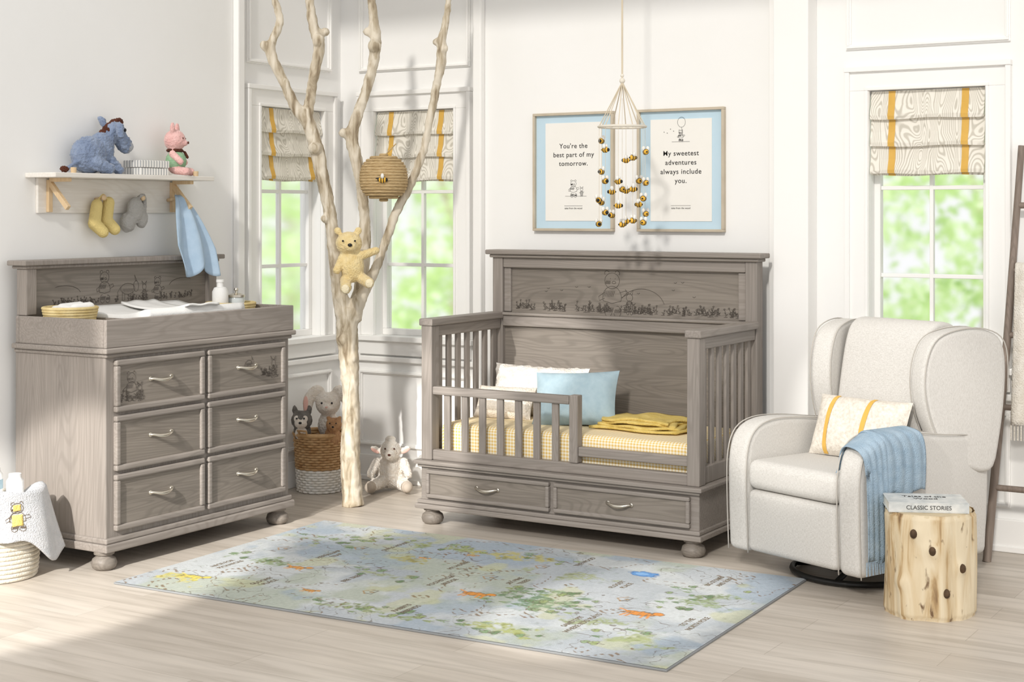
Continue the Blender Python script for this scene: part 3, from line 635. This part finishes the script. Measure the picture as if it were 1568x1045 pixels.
# ---------------------------------------------------------------- mobile
m_cord=M('cream_cord','#dccfb8',.9); m_hoop=M('mobile_hoop','#e9e2d4',.8)
g=grp('bee_mobile',(-3.42,6.6,0))
b=MB().cyl((0,0,2.19),(0,0,H),.005,.005,8).cyl((0,0,H-.02),(0,0,H),.03,.03,20)
for k in range(10):
    a=2*pi*k/10; b.tube([(.0,0,2.18),(.112*cos(a),.112*sin(a),1.965)],.0025,6)
for k in range(10):
    a=2*pi*k/10; b.tube([(.112*cos(a),.112*sin(a),1.965),(.112*cos(a),.112*sin(a),1.50+.05*(k%3))],.001,4)
b.tube([(0,0,2.1),(0,0,1.49)],.001,4)
b.done('cords',m_cord,g)
MB().ring((0,0,1.963),.114,.006,48,8).sph((0,0,2.185),(.014,.014,.014),12).sph((0,0,2.21),(.009,.009,.009),12).done('hoop',m_hoop,g,smooth=True)
a1,a2,a3=MB(),MB(),MB(); rb=random.Random(5)
for k in range(10):
    a=2*pi*k/10; z0_=(1.50,1.54,1.59)[k%3]
    for j in range(3 if k%2 else 2):
        bee(a1,a2,a3,(.114*cos(a),.114*sin(a),z0_+(.115,.15)[k%2]*j+.01*sin(k*3)),1.1,a+pi/2+rb.uniform(-.4,.4))
bee(a1,a2,a3,(0,0,1.49),1.1,1); bee(a1,a2,a3,(0,0,1.66),1.1,2.5)
a1.done('bee_bodies',m_by2,g,smooth=True);a2.done('bee_stripes',m_black,g,smooth=True);a3.done('bee_wings',m_wing,g,smooth=True)
# ---------------------------------------------------------------- glider armchair
CR=radians(-22); CL=(-2.175,6.37,0)
g=grp('glider_armchair',CL,CR)
aout=[(-.40,.10),(-.41,.35),(-.405,.52),(-.36,.615),(-.26,.655),(-.1,.655),(.12,.63),(.30,.61),(.40,.56),(.42,.4),(.40,.10)]
aout=[p for p in catmull(aout,4)]
b=MB()
for s in (-1,1):
    x0,x1=sorted((s*.25,s*.37)); b.ext(aout,x0,x1)
b.done('arms',m_chairf,g,bev=.03,seg=4,smooth=True)
wout=[(.13,.60),(.085,.70),(.06,.82),(.075,.94),(.13,1.025),(.25,1.06),(.38,1.055),(.47,1.0),(.49,.85),(.46,.60),(.40,.45),(.2,.5)]
wout=[p for p in catmull(wout,4)]
m_pipe=M('piping','#bdb8b0',.9)
b=MB(); pp=MB()
for s in (-1,1):
    Xw=Matrix.Translation((s*.312,.25,0))@Matrix.Rotation(s*radians(-14),4,'Z')@Matrix.Translation((0,-.25,0))
    b.X=Xw; b.ext(wout,-.052,.052); b.X=None; pp.X=Xw
    for xx in (-.05,.05): pp.tube([(xx,y+.004,z) for y,z in wout[:34]],.0028,6)
    pp.X=None
b.done('wings',m_chairf,g,bev=.026,seg=4,smooth=True)
b=MB().box(-.25,.25,-.415,.2,.375,.50); b.done('seat_cushion',m_chairf,g,bev=.04,seg=5,smooth=True)
b=MB().box(-.25,.25,-.41,-.3,.11,.372); b.done('footrest',m_chairf,g,bev=.03,seg=4,smooth=True)
b=MB().box(-.27,.27,-.3,.38,.12,.40).box(-.33,.33,.28,.42,.12,.62); b.done('frame',m_chairf,g,bev=.02,seg=3,smooth=True)
bo=catmull([(.11,.46),(.11,.60),(.14,.80),(.18,.98),(.225,1.06),(.30,1.08),(.39,1.05),(.43,.95),(.42,.7),(.36,.45)],4)
b=MB().ext(bo,-.228,.228)
b.done('back_cushion',m_chairf,g,bev=.04,seg=4,smooth=True)
for s in (-1,1):
    pp.tube([(s*.252,y+.003,z-.001) for y,z in aout[:30]],.0028,6); pp.tube([(s*.368,y+.003,z-.001) for y,z in aout[:30]],.0028,6)
pp.done('piping',m_pipe,g,smooth=True)
b=MB().ring((0,0,.018),.27,.013,56,8).ring((0,0,.05),.16,.012,40,8).cyl((0,0,.01),(0,0,.13),.03,.03,16)
for a in (0.4,0.4+pi/2): b.tube([(.27*cos(a),.27*sin(a),.018),(0,0,.05),(-.27*cos(a),-.27*sin(a),.018)],.012,8)
b.done('swivel_base',m_black,g,smooth=True)
m_lp=M('ivory_weave','#e9e2d7',.95,'#cfc6b9',70,bump=.4,bs=200)
q=grp('lumbar_pillow',CL,CR)
X=P4((.02,.0,.625),radians(68),0,radians(6)); MB().pillow(.46,.27,.14,X,pin=.03).done('cover',m_lp,q,smooth=True,weld=.002)
b=MB()
def pst(x0,x1,o=.005):
    def f(u,v):
        xx=x0+(x1-x0)*u; a=xx/.23; bb=(2*v-1)*.985
        k=max(0,(1-abs(a)**3.2)*(1-abs(bb)**3.2))**.6
        return X@Vector((xx*(1-.03*(1-bb*bb)),bb*.135*(1-.03*(1-a*a)),.07*k+.004*sin(a*9+bb*4)*k+.0015+o*.5))
    return f
for x0,x1 in ((-.14,-.118),(.05,.072)): b.grid(pst(x0,x1),3,20)
b.done('stripes',m_gold,q,smooth=True)
m_thr=M('blue_throw','#a4b7c6',.95,'#90a6b8',20,bump=.6,bs=220)
q=grp('throw_blanket',CL,CR)
def drape(y0,y1,zin,zout,ph=0):
    pth=[(.235,zin),(.238,.58),(.25,.645),(.28,.670),(.33,.670),(.372,.652),(.386,.60),(.388,(.6+zout)/2),(.388,zout)]
    pth=catmull(pth,4)
    def f(u,v):
        q_=v*(len(pth)-1); i=min(int(q_),len(pth)-2); t=q_-i
        x=pth[i][0]*(1-t)+pth[i+1][0]*t; z=pth[i][1]*(1-t)+pth[i+1][1]*t
        yy=y0+(y1-y0)*u; k=max(0,v-.35)
        return (x+.004+.008*abs(sin(u*13+ph+.8*sin(v*5)))*(k>0)*min(1,k*4),yy+.012*sin(v*8+ph),z-max(0,-.28-yy)*.45*(z>.55)+.01*sin(u*9)*(v>.9))
    return f
MB().grid(drape(-.40,-.27,.56,.17),20,40).grid(drape(-.29,-.05,.53,.42,1),30,40).done('cloth',m_thr,q,smooth=True,solid=.004)
b=MB()
for i in range(22):
    y=-.40+.13*i/21; b.tube([(.397,y,.175),(.399,y+rb.uniform(-.004,.004),.12)],.0018,4)
b.done('fringe',m_thr,q)
# ---------------------------------------------------------------- stump side table
m_st,nt,p,n,L=newmat('stump_wood')
v=mapping(n,L,(14,14,1.8)); t=n('ShaderNodeTexNoise',Scale=1.2,Detail=9.0,Distortion=1.0); L(v,t.inputs['Vector'])
r=ramp(n,[(.33,C('#7d6142')),(.41,C('#b4986f')),(.48,C('#cfbb98')),(.62,C('#dccdb0'))]); L(t.outputs[0],r.inputs[0])
v=mapping(n,L,(34,34,12)); vo=n('ShaderNodeTexNoise',Scale=1.0,Detail=4.0,Distortion=.6); L(v,vo.inputs['Vector']); r2=ramp(n,[(.62,(0,0,0,1)),(.72,(1,1,1,1))]); L(vo.outputs[0],r2.inputs[0])
mx=n('ShaderNodeMix',_data_type='RGBA'); L(r2.outputs[0],mx.inputs[0]); L(r.outputs[0],mx.inputs[6]); mx.inputs[7].default_value=C('#6e543a'); L(mx.outputs[2],p.inputs['Base Color']); p.inputs['Roughness'].default_value=.7
bp=n('ShaderNodeBump',Strength=.5,Distance=.01); L(t.outputs[0],bp.inputs['Height']); L(bp.outputs[0],p.inputs['Normal'])
m_top,nt,p,n,L=newmat('stump_top')
v=mapping(n,L,(1,1,1)); wv=n('ShaderNodeTexWave',Scale=28.0,Distortion=3.0,Detail=2.0,_wave_type='RINGS',_rings_direction='Z'); L(v,wv.inputs['Vector']); r=ramp(n,[(0,C('#c4ae86')),(1,C('#d6c7a8'))]); L(wv.outputs[0],r.inputs[0]); L(r.outputs[0],p.inputs['Base Color'])
g=grp('tree_stump_table',(-1.735,5.925,0))
b=MB()
def stf(u,v):
    a=2*pi*u; z=.4*v; nn=noise.noise(Vector((2.2*cos(a),2.2*sin(a),z*2)))*.014+noise.noise(Vector((6*cos(a),6*sin(a),z*3+5)))*.008
    for ka,kz,kr in ((-1.2,.27,.012),(-1.9,.14,.010),(-.5,.2,.012),(-1.6,.33,.008)):
        dd=((a-2*pi*(a>pi)-ka)*.17)**2+(z-kz)**2; nn+=kr*exp(-dd/.0008)
    R=.171+nn; e=1 if .02<v<.98 else .97
    return (R*e*cos(a),R*e*sin(a),z)
b.grid(stf,128,50); b.done('stump',m_st,g,smooth=True,weld=.0005)
b=MB()
for ka,kz in ((-1.2,.27),(-1.9,.14),(-.5,.2),(-1.6,.33),(-.9,.11)):
    b.sph((.176*cos(ka),.176*sin(ka),kz),(.014,.012,.018),12)
b.done('knots',M('dark_knot','#5a4530',.8,'#3f2f20',40),g,smooth=True)
MB().lathe([(0,.37),(.163,.37),(.163,.4005),(0,.4005)],seg=48).lathe([(0,.0),(.15,.0),(.15,.01),(0,.01)],seg=48).done('cut_faces',m_top,g)
m_bk=M('book_cover','#dcdcd8',.5,'#b9bdbc',24); m_pg=M('book_pages','#f1ede0',.9,bump=.3,bs=200)
g=grp('storybook',(-1.745,5.915,.4008),RZ-.12)
MB().box(-.15,.15,-.1,.1,0,.003).box(-.15,.15,-.1,.1,.035,.038).box(-.15,.15,-.1,-.097,.003,.035).done('cover',m_bk,g,bev=.001)
MB().box(-.146,.146,-.097,.095,.003,.035).done('pages',m_pg,g)
text('spine_title','CLASSIC STORIES',.022,(0,-.1005,.019),g,m_ink)
text('cover_title','Tales of the\nWood',.035,(0,0.01,.0385),g,m_ink,flat=True)
# ---------------------------------------------------------------- ladder with blanket
m_lad=WOOD('weathered_ladder_wood','#8d7f74','#63574d','z',lines=.3)
g=grp('blanket_ladder')
L0=Vector((-1.76,6.90,0)); L1=Vector((-1.66,7.115,1.85)); R0=Vector((-1.22,6.90,0)); R1=Vector((-1.28,7.115,1.85))
b=MB().tube([L0,L0.lerp(L1,.5)+Vector((.008,0,0)),L1],[.019,.018,.015],12).tube([R0,R0.lerp(R1,.5),R1],[.019,.018,.015],12)
for z in (.325,.68,1.0,1.29,1.58): b.cyl(L0.lerp(L1,z/1.85),R0.lerp(R1,z/1.85),.014,.014,10)
b.done('frame',m_lad,g,smooth='auto')
m_crm=M('cream_throw','#ece6dc',.95,'#ddd5c8',25,bump=.7,bs=150)
q=grp('cream_blanket')
def bl(u,v):
    x=-1.665+.36*u; t=v
    if t<.3: z=1.0+.31*t/.3; y=7.02+.042*t/.3+.0+.012
    elif t<.4: a=(t-.3)/.1*pi; z=1.31+.012*sin(a); y=7.065-.045*(1-cos(a))/2-.0
    else: k=(t-.4)/.6; z=1.31-.70*k; y=7.02-.07*k
    return (x,y+.008*sin(u*26+v*3)-.01,z)
MB().grid(bl,40,50).done('cloth',m_crm,q,smooth=True,solid=.006)
b=MB()
for i in range(26):
    x=-1.665+.36*i/25; b.tube([(x,6.945,.615),(x,6.942,.54)],.0035,5)
b.done('tassels',m_crm,q)
# ---------------------------------------------------------------- laundry basket with towel
m_rw=M('white_rope','#e9e3d5',.9,'#d8cfbd',25,bump=.5,bs=150); m_tow=M('towel_grey','#dcdcde',1,'#cfd1d4',20,bump=.9,bs=200)
LB=(-5.29,4.42,0)
g=grp('rope_storage_basket',LB); coil_basket(g,'coils',.165,.185,0,.34,.011,m_rw)
g=grp('hooded_towel',LB)
def tw(u,v):
    a=radians(-165+215*u)
    if v<.22: k=v/.22; R=.11+.09*k; z=.335+.045*sin(k*pi*.55)+.01*sin(u*14)
    else:
        k=(v-.22)/.78; fold=sin(u*17+1.5*k)*.5+sin(u*31)*.25
        R=.205+.022*fold*k+.012*k+.075*k*max(0,u-.70)*3.3; z=.38-(.235+.055*sin(u*9-.6)+.02*sin(u*23))*k-.02*max(0,u-.7)*k
    return (R*cos(a),R*sin(a),z)
MB().grid(tw,90,30).done('towel',m_tow,g,smooth=True,solid=.009)
def onT(a,c):
    u=(165-16)/215+a/(.21*radians(215)); v=.22+.78*(.155-c)/.235
    p=Vector(tw(u,min(1,max(.23,v)))); rad=Vector((p.x,p.y,0)).normalized(); return p+rad*.0065
strokes('embroidery',[ [ (x,y-.02) for x,y in l] for l in art_bear(0,0,.13)],onT,.0010,M('brown_thread','#6d5a44',.9),g)
MB().grid(lambda u,v:onT(-.022+.044*u,-.005+.055*v),6,6).grid(lambda u,v:onT(-.016+.032*u,.068+.030*v),6,6).done('embroidered_fill',m_yel,g,smooth=True,solid=.002)
q=grp('baby_bottles',LB)
b=MB()
for x,y,h in ((.03,-.03,.47),(.09,.03,.44),(-.05,.03,.42)): b.lathe([(0,.1),(.034,.1),(.036,.12),(.036,h-.03),(.026,h-.015),(.026,h),(0,h)],(x,y,0),20)
b.done('bottles',m_white,q,smooth='auto')
MB().lathe([(.0365,.38),(.0365,.42)],(.03,-.03,0),20).done('label',m_bluef,q)
# ---------------------------------------------------------------- rug (map drawn into the pile as a colour attribute)
g=grp('storybook_rug',(-3.53,5.36,0),radians(2.2))
nx,ny=860,504; RW,RD=2.49,1.46
xs_=np.linspace(-RW/2,RW/2,nx+1); ys_=np.linspace(-RD/2,RD/2,ny+1); XX,YY=np.meshgrid(xs_,ys_)
def vn(f,seed,X=None,Y=None):
    X=XX if X is None else X; Y=YY if Y is None else Y
    rs=np.random.RandomState(seed); N=256; G=rs.rand(N,N); x=(X+5)*f; y=(Y+5)*f
    xi=np.floor(x).astype(int); yi=np.floor(y).astype(int); fx=x-xi; fy=y-yi; fx=fx*fx*(3-2*fx); fy=fy*fy*(3-2*fy)
    a=G[yi%N,xi%N]; b_=G[yi%N,(xi+1)%N]; c=G[(yi+1)%N,xi%N]; d=G[(yi+1)%N,(xi+1)%N]
    return (a*(1-fx)+b_*fx)*(1-fy)+(c*(1-fx)+d*fx)*fy
def fbm(f,s): return (vn(f,s)+.5*vn(f*2.1,s+1)+.25*vn(f*4.3,s+2)+.12*vn(f*9,s+3))/1.87
lc=lambda h: np.array(C(h)[:3])
A_=lambda m: m[...,None]
img=lc('#bfc3c6')*A_(1-fbm(2.2,1))+lc('#9aa2a9')*A_(fbm(2.2,1))
def mixc(m,col,al=1.0):
    global img
    m=A_(np.clip(m,0,1)*al); img=img*(1-m)+col*m
sst=lambda e0,e1,x:(lambda t:t*t*(3-2*t))(np.clip((x-e0)/(e1-e0),0,1))
mixc(sst(.5,.62,fbm(3,11)),lc('#cccfce'),.6); mixc(sst(.55,.66,fbm(2.5,21)),lc('#a9b09e'),.7); mixc(sst(.56,.66,fbm(3.1,31)),lc('#94a4b4'),.6)
mixc(sst(.60,.68,fbm(4,41)),lc('#bcbc8c'),.5)
fine=vn(60,51); speck=vn(120,52)
blobs=[(.46,-.12,.26,.20,'#72906a'),(-.55,.50,.36,.12,'#9aa258'),(.0,.50,.3,.09,'#b8ae58'),(-.05,-.58,.38,.08,'#8f9c62'),(.5,-.58,.25,.09,'#a0a652'),
 (-1.0,-.55,.18,.1,'#cec25c'),(-.95,-.1,.22,.09,'#869966'),(-.3,-.08,.25,.10,'#9ca376'),(1.0,.2,.2,.25,'#8f9f6c'),(1.0,-.45,.2,.15,'#9ca670'),(-.9,.35,.2,.15,'#8f9c70'),(.35,.28,.25,.10,'#9ca376'),(.75,-.3,.15,.1,'#98a26e'),(-.45,.22,.2,.08,'#aca458')]
for bx,by,rx,ry,h in blobs:
    d=np.sqrt(((XX-bx)/rx)**2+((YY-by)/ry)**2)
    m=sst(.35,.6,(1.2-d)*.6+(fbm(14,int(abs(bx)*90)+60)-.5)*1.5)*sst(.25,.5,fine*.6+speck*.4)
    mixc(m,lc(h),.75)
    mixc(m*sst(.6,.75,vn(45,int(abs(by)*90)+70)),lc(h)*.55,.5)
cn=fbm(3.3,77)
for lv in (.42,.50,.58): mixc((np.abs(cn-lv)<.0028)*sst(.4,.6,vn(5,78)),lc('#6f6455'),.7)
cn=fbm(2.3,87); mixc((np.abs(cn-.5)<.006)*(np.sin((XX+YY*1.3)*150)>0),lc('#7f6340'),.75)
def win(x0,x1,y0,y1):
    i0=max(0,int((x0+RW/2)/RW*nx)-1); i1=min(nx,int((x1+RW/2)/RW*nx)+2); j0=max(0,int((y0+RD/2)/RD*ny)-1); j1=min(ny,int((y1+RD/2)/RD*ny)+2)
    return slice(j0,j1+1),slice(i0,i1+1)
def seg_(p,q,w,col,al=.8):
    s=win(min(p[0],q[0])-w,max(p[0],q[0])+w,min(p[1],q[1])-w,max(p[1],q[1])+w); X_,Y_=XX[s],YY[s]
    if X_.size==0: return
    dx,dy=q[0]-p[0],q[1]-p[1]; l=dx*dx+dy*dy+1e-9; t=np.clip(((X_-p[0])*dx+(Y_-p[1])*dy)/l,0,1)
    d=np.hypot(X_-p[0]-t*dx,Y_-p[1]-t*dy); m=A_(np.clip((w-d)/w*1.6,0,1)*al); img[s]=img[s]*(1-m)+col*m
def ell_(cx,cy,rx,ry,col,al=.9,outl=None):
    s=win(cx-rx*1.4,cx+rx*1.4,cy-ry*1.4,cy+ry*1.4); X_,Y_=XX[s],YY[s]
    if X_.size==0: return
    d=np.sqrt(((X_-cx)/rx)**2+((Y_-cy)/ry)**2)+(vn(70,5,X_,Y_)-.5)*.5; m=A_((d<1)*al); img[s]=img[s]*(1-m)+col*m
    if outl is not None: m=A_((np.abs(d-1)<.16)*.6); img[s]=img[s]*(1-m)+outl*m
ink=lc('#6a5f50'); rs=random.Random(21)
U=lambda c,s,t:(c[0]-t,c[1]+s)
def tree_(c,h,col):
    seg_(U(c,0,0),U(c,0,h*.5),.0035,ink)
    for s,t,r_ in ((0,.75,.3),(-.2,.6,.22),(.2,.62,.22)): ell_(*U(c,s*h,t*h),r_*h,r_*h,col,.75,ink)
def pine_(c,h,col):
    for t,wd in ((.2,.3),(.45,.24),(.7,.16)):
        for sg in (-1,1): seg_(U(c,0,h*(t+.28)),U(c,sg*wd*h,h*t),.005,col,.85)
    seg_(U(c,0,0),U(c,0,h),.003,ink)
greens=[lc('#7f9c72'),lc('#6d8a63'),lc('#9aaa72'),lc('#8fa37d')]
for cx,cy,w_,h_,k in ((.46,-.12,.22,.16,46),(1.0,.2,.15,.2,16),(-.55,.5,.3,.08,14),(.0,.5,.3,.08,8),(-.05,-.58,.3,.06,14),(.5,-.58,.22,.06,10),(-.95,-.1,.2,.08,8),(-.9,.35,.2,.12,10),(1.0,-.45,.15,.12,8),(-.3,-.08,.2,.1,6)):
    for i in range(k):
        c=(cx+rs.uniform(-1,1)*w_,cy+rs.uniform(-1,1)*h_); (tree_ if rs.random()<.6 else pine_)(c,rs.uniform(.035,.065),rs.choice(greens))
for i in range(260):
    c=(rs.uniform(-1.2,1.2),rs.uniform(-.7,.7))
    for s in (-.006,0,.006): seg_(U(c,s,0),U(c,s*2,.014),.0022,ink if rs.random()<.5 else greens[1],.5)
def house_(c,w,col):
    seg_(U(c,-w,0),U(c,-w,w),.004,ink);seg_(U(c,w,0),U(c,w,w),.004,ink);seg_(U(c,-w*1.3,w*.9),U(c,0,w*2),.005,col);seg_(U(c,w*1.3,w*.9),U(c,0,w*2),.005,col);seg_(U(c,-w,0),U(c,w,0),.004,ink);ell_(*U(c,0,w*.5),w*.4,w*.3,col,.8,ink)
for c in ((-.7,.3),(.1,.1),(.75,.05),(-.2,-.35),(.2,.38),(-1.0,.12),(.9,-.12)): house_(c,.028,lc('#a88554'))
# striped animals, pond. Long axis lies along the rug's long side with small heads
for cx,cy,s,h in ((-.74,-.15,1.0,'#dc9a48'),(.17,-.17,1.25,'#dc9136'),(.87,-.12,1.35,'#d88c3a'),(-.36,.27,.5,'#d9a050'),(-.45,-.45,.7,'#d59646'),(-1.02,-.5,1.2,'#ddca5c'),(-.2,.42,.5,'#cb9a58')):
    col=lc(h)
    ell_(cx,cy,.046*s,.020*s,col,.95,ink); ell_(cx+.050*s,cy+.014*s,.018*s,.016*s,col,.95,ink)
    for xx in (-.036,-.022,.016,.032): seg_((cx+xx*s,cy-.01*s),(cx+xx*1.2*s,cy-.040*s),.006*s,col,.9)
    seg_((cx-.04*s,cy+.008*s),(cx-.075*s,cy+.028*s),.005*s,col,.9)
    for xx in (-.022,0,.022): seg_((cx+xx*s,cy-.014*s),(cx+xx*s,cy+.014*s),.0025,ink,.6)
ell_(.62,.47,.058,.042,lc('#5f93cc'),.95,lc('#4674ab')); ell_(.61,.47,.03,.02,lc('#86b2de'),.8)
gray=img.mean(axis=2,keepdims=True); img=img*.93+gray*.07
img=img*(.93+.14*A_(speck))
N=(nx+1)*(ny+1)
me=bpy.data.meshes.new('pile'); me.vertices.add(N)
co_=np.stack([XX,YY,np.full_like(XX,.010)],-1).reshape(-1); me.vertices.foreach_set('co',co_)
jj,ii=np.meshgrid(np.arange(ny),np.arange(nx),indexing='ij'); v0=(jj*(nx+1)+ii).reshape(-1)
lp=np.stack([v0,v0+1,v0+nx+2,v0+nx+1],-1).reshape(-1); F=nx*ny
me.loops.add(F*4); me.loops.foreach_set('vertex_index',lp); me.polygons.add(F); me.polygons.foreach_set('loop_start',np.arange(F)*4); me.polygons.foreach_set('loop_total',np.full(F,4)); me.update(calc_edges=True)
ca=me.color_attributes.new(name='Col',type='FLOAT_COLOR',domain='POINT'); ca.data.foreach_set('color',np.concatenate([img,np.ones(img.shape[:2]+(1,))],-1).reshape(-1))
m_rug,nt,p,n,L=newmat('rug_pile'); at=n('ShaderNodeAttribute',_attribute_name='Col'); L(at.outputs[0],p.inputs['Base Color']); p.inputs['Roughness'].default_value=1; p.inputs['Specular IOR Level'].default_value=.1
t=n('ShaderNodeTexNoise',Scale=250.0); v=mapping(n,L,(1,1,1)); L(v,t.inputs['Vector']); bp=n('ShaderNodeBump',Strength=.5,Distance=.004); L(t.outputs[0],bp.inputs['Height']); L(bp.outputs[0],p.inputs['Normal'])
me.materials.append(m_rug); o=bpy.data.objects.new('pile',me); bpy.context.collection.objects.link(o); o.parent=g
m_rt=M('rug_lettering','#7f7464',1)
for i,(tx_,x,y) in enumerate((('BEE TREE',-.42,-.2),('RABBITS\nFRIENDS',.05,-.5),('SANDY PIT\nWHERE ROO PLAYS',.72,-.35),('FLOODY\nPLACE',.62,.25),('BIG STONES\nAND ROX',.95,.5),('SIX PINE\nTREES',.22,.1),('MY HOUSE',-.15,.22),('HEFFALUMP\nTRAP',-.75,.12),('NICE FOR\nPICKNICKS',-1.05,-.25),('TO THE\nNORTH POLE',1.1,-.15),('GLOOMY\nPLACE',-.7,-.42),('OWLS HOUSE',-.6,.4),('THE WOOD',.3,.55),('POOHSTICKS\nBRIDGE',-.05,-.05))):
    text('label_%d'%(i+1),tx_,.033,(x,y,.0108),g,m_rt,rz=pi/2,flat=True)
m_bind=M('rug_binding','#8f9192',1)
MB().box(-RW/2-.004,RW/2+.004,-RD/2-.004,RD/2+.004,.0005,.0085).done('backing',m_bind,g,bev=.002)
# ---------------------------------------------------------------- garden outside
m_leaf,nt,p,n,L=newmat('garden_leaves_glow')
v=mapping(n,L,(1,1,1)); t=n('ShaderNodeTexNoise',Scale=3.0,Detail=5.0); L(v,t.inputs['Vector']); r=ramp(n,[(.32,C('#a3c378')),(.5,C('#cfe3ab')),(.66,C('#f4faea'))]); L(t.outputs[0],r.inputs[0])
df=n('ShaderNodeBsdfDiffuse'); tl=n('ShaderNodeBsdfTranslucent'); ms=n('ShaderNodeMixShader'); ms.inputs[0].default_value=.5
em=n('ShaderNodeEmission',Strength=.25); L(r.outputs[0],em.inputs[0]); ads=n('ShaderNodeAddShader')  # slight glow added so the leaves look sunlit and overexposed
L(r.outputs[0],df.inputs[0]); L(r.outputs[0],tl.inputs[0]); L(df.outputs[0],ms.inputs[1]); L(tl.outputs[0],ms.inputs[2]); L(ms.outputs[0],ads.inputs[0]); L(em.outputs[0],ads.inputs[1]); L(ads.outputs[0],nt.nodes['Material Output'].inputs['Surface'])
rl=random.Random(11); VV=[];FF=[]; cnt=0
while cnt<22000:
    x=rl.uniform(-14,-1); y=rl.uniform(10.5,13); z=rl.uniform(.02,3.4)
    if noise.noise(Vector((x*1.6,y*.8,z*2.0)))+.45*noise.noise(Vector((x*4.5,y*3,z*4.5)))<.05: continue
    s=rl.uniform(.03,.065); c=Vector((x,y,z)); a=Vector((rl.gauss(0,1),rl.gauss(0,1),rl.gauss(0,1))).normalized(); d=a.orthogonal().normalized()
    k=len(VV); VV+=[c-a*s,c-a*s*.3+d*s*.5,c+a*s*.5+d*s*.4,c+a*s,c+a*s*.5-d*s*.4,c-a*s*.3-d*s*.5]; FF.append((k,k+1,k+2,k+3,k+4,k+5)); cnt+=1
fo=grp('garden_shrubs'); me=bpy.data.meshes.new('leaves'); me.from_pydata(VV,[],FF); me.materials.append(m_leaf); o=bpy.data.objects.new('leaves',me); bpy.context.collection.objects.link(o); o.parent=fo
b=MB()
for k in range(14):
    x=-13.5+k*.95; b.path([(x,11.5,-.098,.04),(x+.1,11.6,1.2,.03),(x-.1,11.4,2.4,.02),(x,11.5,3.3,.01)],8)
b.done('stems',m_tree,fo)
m_lawn=M('lawn_grass','#cfe0ae',1,'#bcd398',5); MB().box(-18,6,YB+.2,18,-.3,-.1).done('lawn',m_lawn)
# ---------------------------------------------------------------- light, world, camera
wd=bpy.data.worlds.new('World'); bpy.context.scene.world=wd; wd.use_nodes=True
wd.node_tree.nodes['Background'].inputs[0].default_value=(.985,.99,1,1); wd.node_tree.nodes['Background'].inputs[1].default_value=1.0
sl=bpy.data.lights.new('sun','SUN'); sl.energy=1.5; sl.angle=radians(4); sl.color=(1,.96,.90)
so=bpy.data.objects.new('sun',sl); bpy.context.collection.objects.link(so); so.location=(0,-3,5)
so.rotation_euler=Vector((-.20,.80,-.48)).to_track_quat('-Z','Y').to_euler()
def spot(name,loc,tgt,ang,en,blend=.2,size=.06):  # added spots standing in for sun patches; the room has no such lamps
    l=bpy.data.lights.new(name,'SPOT'); l.energy=en; l.spot_size=radians(ang); l.spot_blend=blend; l.shadow_soft_size=size; l.color=(1,.97,.92)
    o=bpy.data.objects.new(name,l); bpy.context.collection.objects.link(o); o.location=loc
    o.rotation_euler=(Vector(tgt)-Vector(loc)).to_track_quat('-Z','Y').to_euler()
spot('added_sun_patch',(-3.2,-2.2,4.2),(-4.95,4.25,.15),11,3600)
spot('added_sun_patch',(-3.6,-2.2,4.4),(-4.75,6.75,.1),7.5,3600)
spot('added_sun_patch',(-3.9,-2.2,4.4),(-2.25,6.35,.78),7,1500)
spot('added_sun_patch',(-3.4,-2.2,4.2),(-2.75,5.35,.0),6,2600)
spot('added_sun_patch',(-5.0,-2.0,3.4),(-4.0,6.95,.70),4.2,2600)
cam=bpy.data.cameras.new('camera'); co=bpy.data.objects.new('camera',cam); bpy.context.collection.objects.link(co)
co.location=(0,0,1.55); co.rotation_euler=(pi/2,0,radians(31.5)); cam.sensor_width=36; cam.lens=36*2350/1568; cam.shift_y=-.126; cam.clip_end=100
sc=bpy.context.scene; sc.camera=co
sc.view_settings.view_transform='Standard'; sc.view_settings.look='None'; sc.view_settings.exposure=0
